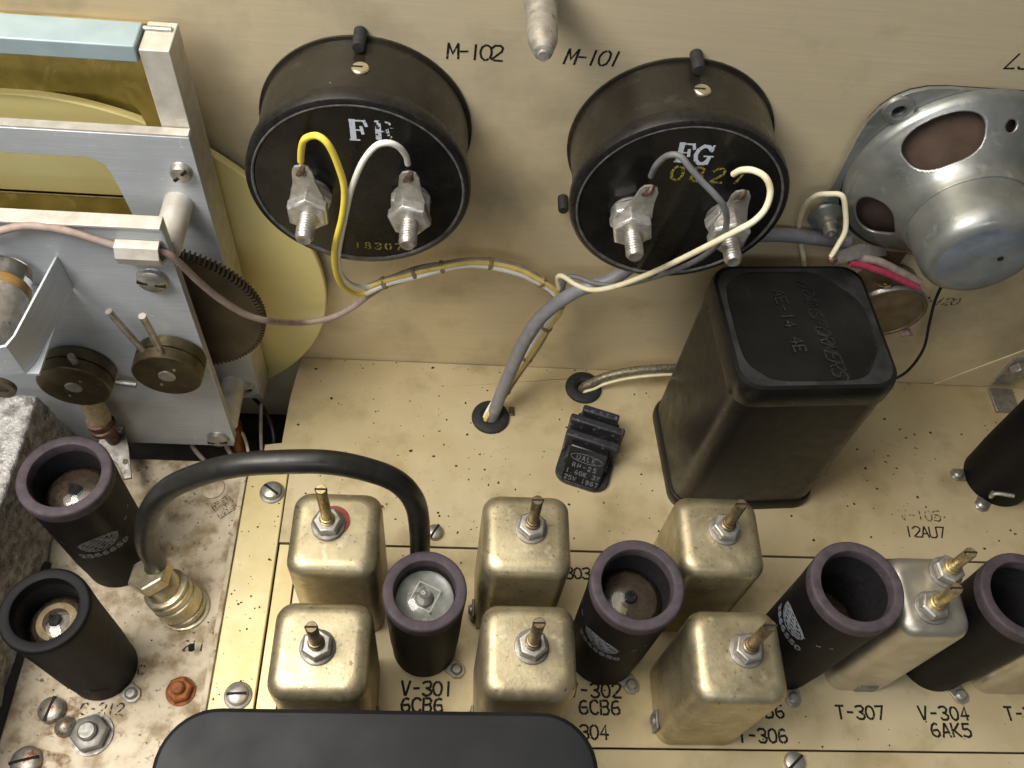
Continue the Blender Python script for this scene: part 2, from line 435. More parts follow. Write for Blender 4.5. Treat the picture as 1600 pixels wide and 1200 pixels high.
def stencil(parent, text, o, h, pitch, sw, ink='ink', **k):
    m = M(parent if parent.get('wc') else None)
    write(m, text, o, h, pitch, sw, **k)
    ob = m.build('stencil_lettering', ink, parent, smooth=0, recalc=False)
    return ob
PN = dict(u=(1, 0, .02), v=(0, 0, 1), nrm=(0, -1, 0))
PY_ = 207.5
stencil(panel, 'M-102', (-3.6, PY_, 144.6), 4.7, 2.95, .62, slant=.02, **PN)
stencil(panel, 'M-101', (27.9, PY_, 145.3), 4.6, 3.0, .62, slant=.2, **PN)
stencil(panel, 'LS', (148.6, PY_, 153.2), 4.6, 3.4, .6, slant=.3, **PN)
stencil(panel, 'R-120', (172.0, PY_, 51.2), 4.0, 3.0, .6, ink='faded', slant=.2, **PN)
DK = dict(lift=-.19)
stencil(ifd, 'V-301', (-10.9, 76.6, 0), 4.4, 3.45, .8, **DK)
stencil(ifd, '6CB6', (-10.6, 71.4, 0), 4.3, 3.5, .8, **DK)
stencil(ifd, 'V-302', (43.9, 76.9, 0), 4.4, 3.6, .75, **DK)
stencil(ifd, '6CB6', (47.1, 71.5, 0), 4.3, 3.5, .75, **DK)
stencil(ifd, 'T-304', (40.6, 63.8, 0), 4.2, 3.2, .7, **DK)
stencil(ifd, 'T-303', (38.4, 117.6, 0), 4.0, 3.0, .7, **DK)
stencil(ifd, '6CB6', (102.0, 71.2, 0), 4.2, 3.5, .75, **DK)
stencil(ifd, 'T-306', (98.6, 63.4, 0), 4.2, 3.4, .75, **DK)
stencil(ifd, 'T-307', (133.2, 71.2, 0), 4.2, 3.4, .75, **DK)
stencil(ifd, 'V-304', (161.8, 71.3, 0), 4.2, 3.6, .75, **DK)
stencil(ifd, '6AK5', (164.6, 65.9, 0), 4.2, 3.6, .75, **DK)
stencil(ifd, 'T-308', (192.0, 71.5, 0), 4.2, 3.4, .75, **DK)
stencil(main, 'V-105', (173.2, 144.0, 0), 4.2, 3.3, .5, ink='faded', slant=.05)
stencil(main, '12AU7', (173.6, 137.2, 0), 4.3, 3.15, .6, slant=.05)
stencil(osc, 'J-2', (-97.5, 113.5, 0), 3.6, 2.6, .5, ink='faded', u=(1, -.1, 0))
stencil(osc, '211 2', (-82.6, 89.6, 0), 3.2, 2.5, .5, ink='faded')
stencil(osc, 'C', (-95.0, 81.5, 0), 3.2, 2.6, .5, ink='faded')
stencil(osc, 'C-212', (-109.8, 69.2, 0), 3.4, 2.7, .5, ink='faded')

# ================================================================== panel meters
def meter(label, cx, cz, tilt):
    t = thing('panel_meter', label, 'meter', (cx, 207.5, cz), 'round black panel meters', wc=False)
    A = (0, -1, 0)
    R = 29.6
    M().lathe([(R + .9, .2), (R + .9, .9), (R, 1.1), (R - .1, 6), (R - .2, 20.5)], ax=A, n=72).build('case', 'bake', t)
    M().lathe([(R - .3, 20.4), (R + .7, 20.7), (R + 1.1, 21.5), (R + 1.15, 24.6), (R + .8, 25.5), (R + .1, 25.9), (R - .6, 25.95)], ax=A, n=90, cap=False).build('rim', 'bakerim', t)
    M().lathe([(R - .55, 25.93), (R - .9, 26.05), (R - 1.25, 25.9), (R - 1.35, 25.2)], ax=A, n=90, cap=False).build('rim_edge', 'rimline', t)
    M().lathe([(R - 1.3, 25.3), (R - 1.6, 25.6), (0.05, 25.65)], ax=A, n=90, cap=False).build('back_plate', 'bakeface', t)
    for sx, an in ((-13.3, tilt[0]), (14.2, tilt[1])):
        z = -2.6
        c = (sx, -25.6, z)
        hh = 17.6
        sd = M().lathe([(2.5, 0), (2.5, 7)] + [(2.5 - .22 * (i % 2), 7 + .47 * i) for i in range(21)] + [(2.0, hh - .3), (1.85, hh), (1.2, hh), (.05, hh - .5)], c=c, ax=A, n=24).build('terminal_stud', 'steel', t)
        M().lathe([(5.6, .2), (5.6, .8), (5.4, 1.0)], c=c, ax=A, n=30).build('washer', 'steeld', sd)
        M().lathe([(5.4, 1.0), (6.2, 1.4), (6.2, 4.2), (5.5, 4.8)], c=c, ax=A, n=6, rot=an).build('terminal_nut', 'lug', sd, bevel=.25)
        M().lathe([(5.5, 5.7), (6.1, 6.0), (6.1, 8.6), (5.2, 9.3)], c=c, ax=A, n=6, rot=an + .35).build('terminal_nut', 'lug', sd, bevel=.25)
        # solder lug: flat tongue rising from the nut, hole near its end
        ang = tilt[2] if sx < 0 else tilt[3]
        ux, uz = math.cos(ang), math.sin(ang)
        out = [(-4.2, -3), (-4.7, 2.5), (-3.0, 10), (-2.6, 14.0), (-1.8, 15.6), (0, 16.2), (1.8, 15.6), (2.6, 14.0), (3.0, 10), (4.7, 2.5), (4.2, -3)]
        lg = M().plate(out, [circ(0, 13.4, 1.25, 12)], (sx, -25.6 - 5.0, z), (ux, 0, -uz), (uz, -.06, ux), (0, -.7, 0)).build('solder_lug', 'lug', sd, bevel=.12)
        M().tube([(sx + uz * 12.6 - 1.2, -31.6, z + ux * 12.6), (sx + uz * 14 , -32.5, z + ux * 14.2), (sx + uz * 15.6 + .5, -31.6, z + ux * 15.9)], .8, 8).build('solder_joint', 'copper', sd)
    sc = M().lathe([(2.3, 28.8), (2.3, 29.75), (2.0, 30.05), (.05, 30.1)], c=(0, -12.5, 0), ax=(.03, 0, 1), n=20).build('case_screw', 'nickel', t)
    M().box(-1.5, 1.5, -12.8, -12.2, 30.05, 30.16).build('screw_slot', 'dark', sc)
    M().lathe([(1.75, 0), (1.75, 6.4), (1.5, 6.9), (.05, 7)], c=(0, -.4, 31.7), ax=(0, -1, 0), n=16).build('mounting_pin', 'rubber', t)
    return t
m1 = meter('round black meter with yellow and white wires, its white FE lettering beside the white wire', -26.4, 119.6, (.2, .5, -.02, .0))
m2 = meter('round black meter with grey and cream wires, white FG lettering above a yellow number', 63.0, 119.6, (.4, .1, .14, -.03))
FC = dict(u=(1, 0, 0), v=(0, 0, 1), nrm=(0, -1, 0))
def serif(m, glyph, o, h):
    o = Vector(o)
    f = lambda a, b, z: o + Vector((a, -z, b))
    k = h / 6
    P = lambda l: [(a * k, b * k) for a, b in l]
    if glyph in 'FE':
        m.ribbon(P([(1.1, .3), (1.0, 5.8)]), 1.35 * k, f, .05)
        m.ribbon(P([(.4, 5.8), (3.6, 5.8)]), .5 * k, f, .065)
        m.ribbon(P([(3.7, 5.9), (4.2, 4.4)]), .75 * k, f, .08)
        m.ribbon(P([(1.7, 3.1), (3.0, 3.1)]), .4 * k, f, .065)
        m.ribbon(P([(3.0, 4.1), (3.3, 2.1)]), .75 * k, f, .08)
        m.ribbon(P([(.3, .15), (2.5, .15)]), .45 * k, f, .065)
        if glyph == 'E':
            m.ribbon(P([(2.5, .15), (3.6, .2), (4.2, 1.6)]), .6 * k, f, .075)
    else:
        m.ribbon(P([(4.3, 4.6), (3.4, 5.7), (2.2, 5.8), (1.1, 4.6), (.8, 3), (1.2, 1.3), (2.2, .3), (3.4, .4), (4.0, 1.4)]), 1.0 * k, f, .05)
        m.ribbon(P([(4.5, 6.1), (4.35, 4.3)]), .6 * k, f, .065)
        m.ribbon(P([(2.9, 2.7), (5.1, 2.75)]), .45 * k, f, .065)
        m.ribbon(P([(4.2, 2.6), (4.0, .4)]), .95 * k, f, .08)
fa = M(off=(-26.4, 207.5, 119.6)); fb = M(off=(63.0, 207.5, 119.6))
serif(fa, 'F', (-28.0, 181.78, 137.0), 6.7)
fe = M(off=(-26.4, 207.5, 119.6)); serif(fe, 'E', (-21.5, 181.78, 137.0), 6.7); fe.build('white_lettering', 'whitew', m1, smooth=0, recalc=False)
fa.build('white_lettering', 'white', m1, smooth=0, recalc=False)
serif(fb, 'F', (57.6, 181.78, 136.0), 6.6); serif(fb, 'G', (62.2, 181.78, 135.6), 6.6)
fb.build('white_lettering', 'white', m2, smooth=0, recalc=False)
st = M(off=(63.0, 207.5, 119.6)); write(st, '0827', (58.2, 181.78, 129.6), 5.0, 5.6, .8, wid=.62, **FC); st.build('stamped_number', 'stamp', m2, smooth=0, recalc=False)
st = M(off=(-26.4, 207.5, 119.6)); write(st, '18307', (-29.0, 181.78, 95.5), 2.6, 3.0, .5, **FC); st.build('stamped_number', 'stamp', m1, smooth=0, recalc=False)
pg = thing('rubber_peg', 'small black peg on the panel left of the meter marked FG', 'peg', (34.2, 207.5, 94.8))
M(pg).lathe([(1.7, 0), (1.7, 5), (1.4, 5.6)], c=(34.2, 207.4, 95.2), ax=(0, -1, 0), n=16).build('peg', 'rubber')

# post on the panel between the two stencilled numbers
sp = thing('panel_post', 'pale tapered post sticking out of the panel between M-102 and M-101', 'post', (20.0, 207.5, 169))
M(sp).lathe([(4.3, 0), (4.3, 9), (3.9, 10), (3.75, 20), (3.5, 24), (2.2, 28.6), (1.5, 29.0)], c=(19.0, 207.4, 169.2), ax=(0, -1, 0), n=24).build('post_body', 'silver')
M(sp).lathe([(1.35, 28.9), (1.35, 30.0), (.05, 30.1)], c=(19.0, 207.4, 169.2), ax=(0, -1, 0), n=14).build('post_tip', 'lug')

# ================================================================== transformers and covers
def lerp(a, b, t): return a + (b - a) * t
tr = thing('transformer', 'tall square black transformer with a stamped lid standing behind the cans', 'transformer', (110.3, 170.5, 0), wc=False, rz=4.0)
M().loft([at_z(rr(55.4, 48.6, 8), 0), at_z(rr(55.4, 48.6, 8), 3.2), at_z(rr(54.4, 47.4, 7.5), 4.4), at_z(rr(53.2, 46.2, 7.5), 4.7)]).build('base_flange', 'blackp', tr)
M().loft([at_z(rr(53.5, 46.5, 7.5), 4), at_z(rr(51.2, 48.2, 7.5), 75)]).build('case', 'blackp', tr)
tp = [at_z(rr(51.2, 48.4, 7.5), 73.4), at_z(rr(51.9, 49.1, 7.5), 74.2), at_z(rr(51.9, 49.1, 7.5), 80.0), at_z(rr(51.2, 48.4, 7.2), 81.8), at_z(rr(50.6, 47.8, 7), 82.8), at_z(rr(48.4, 45.6, 7), 83.1)]
M().loft(tp, True, False).build('lid', 'blackp', tr)
oc = [(-23.2, -14), (-15, -21.4), (15, -21.4), (23.2, -9), (23.2, 9), (11, 21.4), (-16, 21.4), (-23.2, 15)]
oc = [(a * .97, b * 1.0) for a, b in oc]
def rnd(l, k=5):
    out = []
    for i, p in enumerate(l):
        a, b = l[i - 1], l[(i + 1) % len(l)]
        for j in range(k + 1):
            t = j / k
            A = Vector((lerp(p[0], a[0], .28), lerp(p[1], a[1], .28))); B = Vector((lerp(p[0], b[0], .28), lerp(p[1], b[1], .28))); Pm = Vector(p)
            q = A * (1 - t) ** 2 + Pm * 2 * t * (1 - t) + B * t * t
            out.append((q.x, q.y))
    return out
oct_ = rnd(oc)
M().plate(rr(48.4, 45.6, 7), [oct_], (0, 0, 83.1), (1, 0, 0), (0, 1, 0), (0, 0, -.6)).build('lid_border', 'dusty', tr)
M().loft([at_z(oct_, 83.05), at_z([(a * .97, b * .97) for a, b in oct_], 82.72)], False, True).build('lid_panel', 'blackp', tr)
EM = dict(u=(.06, -1, 0), v=(1, .06, 0))
e = M(); write(e, 'TRANSFORMERS', (2.2, 19.0, 82.74), 4.4, 3.25, .5, slant=.5, **EM)
write(e, 'AE-14', (-6.8, 13.6, 82.74), 3.6, 3.1, .55, **EM); write(e, '4E', (-5.6, -5.2, 82.74), 3.6, 3.1, .55, **EM)
em = e.build('embossed_lettering', 'emboss', tr, smooth=0, recalc=False)
sol = em.modifiers.new('depth', 'SOLIDIFY'); sol.thickness = .3 * S; sol.offset = 1

bc = thing('black_cover', 'wide low black cover with rounded corners at the front edge', 'cover', (-12.5, 22, 0))
cc = (-12.0, 20.0)
wid, dep, H = 101.5, 66.5, 80
M(bc).loft([at_z(rr(wid, dep, 13, 10), 0, cc), at_z(rr(wid, dep, 13, 10), H - 3.2, cc), at_z(rr(wid - .8, dep - .8, 13, 10), H - 1.2, cc), at_z(rr(wid - 3, dep - 3, 12, 10), H - .15, cc), at_z(rr(wid - 6, dep - 6, 11, 10), H, cc)]).build('cover_shell', 'capblack')

# ================================================================== finned power resistor, grommets
rs = thing('power_resistor', 'black finned resistor block with white printing between the grommets and transformer', 'resistor', (55.2, 168.5, 0), wc=False, rz=-18)
rs.scale = (1.24, 1.12, 1.25)
M().loft([at_z([(a, b - 1) for a, b in rr(16.5, 27, 4.5)], 0), at_z([(a, b - 1) for a, b in rr(16.5, 27, 4.5)], 1.8)]).build('mounting_base', 'resb', rs, bevel=.4)
def fin(name, w, y0, y1, z0, z1):
    return M().box(-w / 2, w / 2, y0, y1, z0, z1).build(name, 'resb', rs, bevel=.7, seg=3)
M().box(-6.6, 6.6, -8, 10.5, 1.6, 6).build('body', 'resb', rs, bevel=.6)
fin('fin', 16.6, -3.4, -.4, 1.6, 11.2); fin('fin', 17.0, 2.2, 5.0, 1.6, 12.2); fin('fin', 11.5, 8.2, 11, 1.6, 10.5)
fc = M().add([(-5.8, -14.3, 1.9), (5.8, -14.3, 1.9), (5.8, -5.4, 9.6), (-5.8, -5.4, 9.6), (-5.8, -3.4, 1.9), (5.8, -3.4, 1.9), (5.8, -3.4, 9.6), (-5.8, -3.4, 9.6)],
             [(0, 1, 2, 3), (0, 3, 7, 4), (1, 5, 6, 2), (3, 2, 6, 7), (4, 7, 6, 5), (0, 4, 5, 1)]).build('label_face', 'bakeface', rs, bevel=.3)
v_ = Vector((0, 8.9, 7.7)).normalized(); n_ = Vector((0, -7.7, 8.9)).normalized()
RF = dict(u=(1, 0, 0), v=v_, nrm=n_)
tx = M(); o0 = Vector((0, -14.3, 1.9)) + n_ * .02
place = lambda a, b, z: o0 + Vector((1, 0, 0)) * a + v_ * b + n_ * (z)
tx.ribbon([(4.9 * math.cos(i * .2618), 8.6 + 1.35 * math.sin(i * .2618)) for i in range(25)], .22, place, .05)
write(tx, 'DALE', o0 + v_ * 7.9 + Vector((-3.0, 0, 0)), 1.5, 1.6, .26, jit=.1, **RF)
write(tx, 'RH-25', o0 + v_ * 5.2 + Vector((-3.6, 0, 0)), 1.3, 1.6, .3, jit=.1, **RF)
write(tx, '1.60K 3%', o0 + v_ * 3.0 + Vector((-5.0, 0, 0)), 1.3, 1.35, .3, jit=.1, **RF)
write(tx, '25W 1967', o0 + v_ * .8 + Vector((-5.0, 0, 0)), 1.3, 1.35, .3, jit=.1, **RF)
tx.build('printed_lettering', 'faintlogo', rs, smooth=0, recalc=False)

def grommet(label, x, y):
    t = thing('rubber_grommet', label, 'grommet', (x, y, 0), 'black rubber grommets')
    M(t).lathe([(2.6, -2.5), (2.8, .9), (4.2, 1.9), (6.0, 1.9), (7.2, 1.2), (7.4, .3), (7.3, .05), (5.0, 0), (5.0, -2.5)], c=(x, y, 0), n=36, cap=False).build('grommet_ring', 'rubber')
    return t
grommet('black grommet the grey cable and yellow wires pass down into', 17.2, 182.4)
grommet('black grommet a braided cable leaves, just behind the finned resistor', 54.5, 197.9)

# ================================================================== wires and cables
def wire(name, label, cat, pts, r, m, group=None, n=10):
    t = tag(M(off=pts[0]).tube(pts, r, n).build(name, m, loc=pts[0], smooth=60), label, cat, group)
    return t
WG = 'insulated wires in front of the panel'
wire('meter_wire', 'yellow wire soldered to the left terminal of the FE meter', 'wire',
     [(-40.2, 177.0, 133.1), (-39.2, 175.5, 138.8), (-37.5, 173.5, 143.9), (-34.2, 172.0, 146.4), (-31.5, 171.0, 144.7), (-29.7, 171.0, 138.2), (-28.7, 171.0, 129.8), (-30.2, 171.5, 118.8), (-33.3, 173.0, 105.4), (-34.7, 177.0, 91.0), (-34.3, 182.0, 77.2), (-30.9, 186.0, 68.4), (-26.6, 188.5, 66.7), (-21.2, 190.0, 70.2)], .9, 'wire_y', WG)
wire('meter_wire', 'white wire soldered to the right terminal of the FE meter', 'wire',
     [(-12.6, 177.0, 134.3), (-13.0, 175.5, 138.5), (-14.7, 174.0, 142.7), (-17.3, 173.0, 144.6), (-20.3, 172.5, 143.6), (-23.7, 172.0, 138.5), (-27.0, 172.0, 129.2), (-29.0, 172.5, 120.3), (-31.7, 174.0, 107.1), (-33.6, 177.0, 95.4), (-33.8, 181.0, 83.4), (-31.4, 185.0, 74.1), (-27.1, 188.5, 69.3), (-21.2, 190.0, 70.8)], .82, 'wire_w', WG)
wire('meter_wire', 'grey wire soldered to the left terminal of the FG meter', 'wire',
     [(51.3, 176.5, 135.4), (51.2, 174.0, 141.6), (52.7, 172.0, 146.7), (55.3, 170.5, 148.1), (58.1, 168.5, 146.4), (61.4, 166.5, 144.0), (65.6, 164.5, 141.2), (68.7, 164.0, 137.7), (71.1, 164.5, 131.4), (72.6, 168.0, 120.8), (71.7, 173.0, 109.0), (67.9, 178.0, 97.6), (61.6, 184.0, 85.2), (54.8, 189.0, 75.5), (47.5, 192.5, 71.7), (42.5, 195.5, 70.7), (38.7, 197.0, 68.9), (37.9, 197.5, 61.8)], .85, 'wire_g', WG)
wire('meter_wire', 'cream wire looping from the right terminal of the FG meter', 'wire',
     [(72.8, 176.5, 137.7), (73.8, 175.0, 140.6), (76.1, 173.0, 142.6), (79.1, 171.0, 142.3), (81.2, 169.5, 139.0), (80.7, 167.0, 135.3), (77.6, 164.0, 133.4), (73.9, 163.5, 130.1), (69.6, 166.0, 121.8), (64.7, 172.0, 108.0), (59.2, 179.0, 92.8), (52.1, 185.0, 79.5), (46.4, 190.0, 71.3), (41.6, 194.0, 68.8), (37.2, 196.5, 69.8), (35.6, 197.5, 67.8), (37.1, 198.0, 61.2)], .88, 'wire_c', WG)
hp = [(-27.9, 188.5, 66.9), (-22.0, 190.0, 69.8), (-13.7, 191.0, 73.4), (-5.5, 192.0, 76.0), (6.8, 194.0, 77.5), (19.7, 196.0, 73.3), (30.1, 197.0, 66.0), (36.7, 197.8, 58.6), (38.0, 197.5, 51.9), (35.5, 196.5, 43.7), (32.0, 195.0, 32.6), (27.4, 192.5, 20.5), (22.3, 188.0, 11.4), (16.3, 182.2, 1.7)]
hp.append((hp[-1][0] - 1, hp[-1][1] - 1, -8))
hn = thing('wire_harness', 'laced bundle of yellow, white and brown wires curving down to the grommet', 'wire bundle', hp[-1])
hs = spline([Vector(p) for p in hp], 5)
for k, (mt_, r) in enumerate((('wire_o', .9), ('wire_w', .85), ('wire_b', .95), ('wire_c', .8), ('wire_b', .8))):
    pts = []
    for i, p in enumerate(hs):
        a = k * 1.257 + .35 * math.sin(i * .13) + i * .028
        d = (hs[min(i + 1, len(hs) - 1)] - hs[max(i - 1, 0)]).normalized()
        X, Y, _ = frame(d)
        q = 1.15 + .25 * math.sin(i * .5 + k * 2)
        pts.append(p + X * math.cos(a) * q + Y * math.sin(a) * q)
    M(hn).tube(pts, r, 8, k=1).build('strand', mt_, smooth=60)
for f_ in (.075, .165, .235, .315, .43, .565, .66, .77, .87):
    i = int(f_ * (len(hs) - 1)); d = (hs[i + 1] - hs[i]).normalized()
    M(hn).lathe([(1.6, -.8), (2.1, -.6), (2.2, 0), (2.1, .6), (1.6, .8)], c=hs[i], ax=d, n=14).build('lacing_tie', 'lace')
gc = [(18.1, 182.3, 0.7), (19.4, 183.5, 10.1), (23.3, 187.0, 28.2), (28.5, 190.0, 48.1), (34.2, 192.0, 57.9), (42.9, 193.5, 66.8), (53.0, 194.5, 71.7)]
gc = [(gc[0][0], gc[0][1], -8)] + gc + [(66, 198, 82.5), (84, 200.5, 87), (101.2, 202.0, 89.0), (112.9, 202.0, 89.2), (122.5, 202.5, 87.9), (130.3, 203.0, 86.7)]
wire('signal_cable', 'thick grey cable running up from the grommet and under the FG meter to the loudspeaker', 'cable', gc, 2.4, 'cable_g', n=14)
sl = [(-122.5, 161.5, 114.7), (-116.5, 161.5, 117.8), (-111.3, 162.0, 119.3), (-106.1, 162.0, 119.7), (-98.9, 162.0, 118.3), (-91.8, 162.0, 115.0), (-85.8, 162.0, 112.7), (-77.1, 162.5, 111.5), (-74.3, 163.5, 106.2), (-71.3, 165.5, 95.8), (-67.6, 167.5, 85.8), (-62.0, 169.5, 76.3), (-57.0, 172.5, 69.8), (-54.0, 180.0, 59.2), (-49.5, 186.5, 51.0), (-40.9, 188.0, 52.1), (-33.6, 189.0, 56.7), (-26.8, 189.7, 63.8), (-21.6, 190.0, 68.8)]
wire('sleeved_wire', 'dusty pink sleeved wire running from the dial mechanism to the laced bundle', 'wire', sl, 1.05, 'wire_p', WG)
br = [(54.5, 197.9, -8), (53.9, 198.0, -0.3), (57.5, 198.5, 3.5), (62.1, 199.2, 6.9), (71.8, 200.0, 10.5), (86.9, 201.0, 12.4), (100, 201.5, 11)]
wire('braided_cable', 'braided cable leaving the rear grommet towards the transformer', 'cable', br, 1.75, 'braid')
br2 = [(a + .8, b - 2.0, c - 1.6 if i > 1 else c) for i, (a, b, c) in enumerate(br)]
wire('ground_wire', 'thin pale wire lying under the braided cable', 'wire', br2, .6, 'wire_c')
wire('ground_wire', 'thin black wire hanging between the loudspeaker and the transformer', 'wire',
     [(177.5, 199.0, 13.4), (182.0, 200.5, 18.8), (182.6, 202.0, 31.1), (178.1, 203.0, 45.8), (174.2, 203.5, 58.9), (173.1, 204.0, 69.0), (176.3, 204.5, 73.1)], .55, 'wire_k')
# coaxial cable and its connector
cx_ = [(-93.5, 108.5, 12)] + [(-88.9, 109.0, 25.8), (-88.1, 109.3, 40.1), (-82.9, 109.5, 59.0), (-74.3, 109.5, 75.7), (-63.4, 109.5, 86.0), (-52.6, 109.5, 92.0), (-41.1, 109.5, 94.6), (-29.9, 110.0, 94.4), (-20.5, 110.5, 90.4), (-12.5, 111.0, 83.1), (-7.8, 111.5, 69.6), (-6.5, 112.0, 49.0), (-6.5, 112.0, 31.9)] + [(-6.0, 112, 14), (-6, 112, -3)]
wire('coaxial_cable', 'thick black coaxial cable arching over the first pair of cans', 'cable', cx_, 3.15, 'coax', n=18)
cn = thing('coaxial_connector', 'brassy nickel connector screwed to the stained deck under the black cable', 'connector', (-90.5, 106.5, 0))
cb = Vector((-84.0, 103.6, 0)); ca = Vector((-8.6, 4.2, 26)).normalized()
M(cn).lathe([(8.0, -.5), (8.0, .8), (7.2, 1.1)], c=(-84.2, 104, 0), n=28).build('flange', 'nickel')
M(cn).lathe([(7.4, .5), (7.5, 2.2), (7.0, 2.6), (7.0, 3.2), (7.6, 3.5), (7.6, 8.4), (7.2, 8.8), (6.5, 9.0)], c=cb, ax=ca, n=32).build('coupling_ring', 'nickel')
M(cn).lathe([(7.0, 9.0), (7.4, 9.4), (7.4, 11.4), (6.9, 11.8), (6.9, 12.6), (7.2, 12.8), (7.2, 13.6), (6.4, 14)], c=cb, ax=ca, n=32).build('knurled_ring', 'nickel')
M(cn).lathe([(5.7, 13.5), (5.7, 19.5), (5.4, 20)], c=cb, ax=ca, n=28).build('barrel', 'nickel')
M(cn).lathe([(6.3, 20), (6.9, 20.3), (6.9, 24.2), (6.3, 24.7), (4.6, 24.7)], c=cb, ax=ca, n=6, rot=.5).build('clamp_nut', 'nickel', bevel=.3)
M(cn).lathe([(1.0, 7), (1.0, 8.7)], c=cb + Vector((2.2, -6.5, 4.6)) - ca * 3, ax=(.3, -1, .3), n=12).build('bayonet_pin', 'dark')

# ================================================================== plated cans of the transformers, six alike and two wider
CG = 'square plated cans along the deck'
def tuner(t, x, y, z, h, sm='shaft', rot=0., washer=None):
    ts = M().lathe([(2.3, 0), (2.3, 5.2), (1.95, 5.4), (1.95, 6.4), (1.6, 6.5), (1.6, h - .3), (1.4, h)], c=(x, y, z), n=18).build('tuning_screw', sm, t)
    M().box(x - 1.7, x + 1.7, y - .28, y + .28, z + h - .9, z + h + .04).build('screw_slot', 'dark', ts)
    M().lathe([(4.9, 0), (4.9, .7), (4.6, .9)], c=(x, y, z + (.5 if washer else 0)), n=30).build('washer', 'steeld', t)
    if washer: M().lathe([(4.8, 0), (4.8, .5)], c=(x + 1.3, y + 1.5, z), n=30).build('paint_ring', 'red', t)
    M().lathe([(3.9, .9), (4.45, 1.3), (4.45, 3.3), (3.8, 3.9), (2.3, 4.0)], c=(x, y, z + (.5 if washer else 0)), n=6, rot=rot).build('hex_nut', 'steel', t, bevel=.2)
def can(label, cx, cy, w, d, h, screws, cm='can', tab=(1,), rz=0):
    t = thing('transformer_can', label, 'can', (cx, cy, 0), CG, wc=False, rz=rz)
    r = 5.0
    w += .8; d += .8
    L = [at_z(rr(w, d, r), 0)]
    L.append(at_z(rr(w, d, r), h - 4.2))
    for i in range(1, 7):
        a = math.pi / 2 * i / 6
        q = 4.2 * (1 - math.cos(a))
        L.append(at_z(rr(w - 2 * q, d - 2 * q, max(r - q * .4, 1)), h - 4.2 + 4.2 * math.sin(a)))
    M().loft(L).build('shell', cm, t, smooth=40)
    for x, y, hh, sm, rot, wa in screws: tuner(t, x, y, h, hh, sm, rot, wa)
    for sx in tab:
        tb = M().box(sx * (w / 2), sx * (w / 2 + .9), -10, -4, .2, 7).build('mounting_tab', 'steeld', t, bevel=.3)
        M().lathe([(1.8, 0), (1.8, .8), (1.1, 1.3)], c=(sx * (w / 2 + .8), -7, 4.2), ax=(sx, 0, 0), n=14).build('rivet', 'steel', tb)
    return t
can('back left can with a long bright brass screw and red paint under its nut', -31.2, 109.8, 25.6, 25.6, 53, [(-1.9, 1.3, 23.8, 'gold', .1, 1)], tab=())
can('worn can beside the first tube, its bent screw chewed at the top', -31.6, 75.4, 26.2, 26.0, 53, [(-.6, -.2, 17.5, 'shaft', .5, None)], tab=(1,))
can('back can between the coaxial cable and the open tube shield', 25.4, 110.8, 25.8, 25.6, 53, [(1.2, 1.2, 19.5, 'shaft', .3, None)], tab=(-1,))
can('front can between the glass topped tube and the stencil V-302', 25.6, 76.0, 25.8, 26.0, 53, [(.5, .5, 20.5, 'shaft', .7, None)], tab=(-1,))
can('can directly in front of the black transformer', 84.4, 112.4, 25.4, 25.4, 53, [(1.2, .9, 18.5, 'shaft', .0, None)], tab=())
can('front can hiding part of the stencil T-306', 84.6, 75.6, 26.0, 25.8, 53.5, [(2.0, .9, 22, 'shaft', .25, None)], tab=(-1,))
wc_ = can('bright wide can with two tuning screws behind the stencil T-307', 142.3, 92.6, 20.6, 23.6, 59, [(-1.4, -4.4, 16.0, 'gold', .2, None), (6.0, 6.4, 15.6, 'gold', .6, None)], cm='can2', tab=())
tb = M().box(-2, 5, -12.7, -11.8, .2, 5).build('mounting_tab', 'steeld', wc_, bevel=.3)
can('mostly hidden can beyond the last tube at the right edge', 195.5, 92.5, 24, 24, 56, [(0, 0, 18.0, 'gold', .2, None)], cm='can2', tab=())

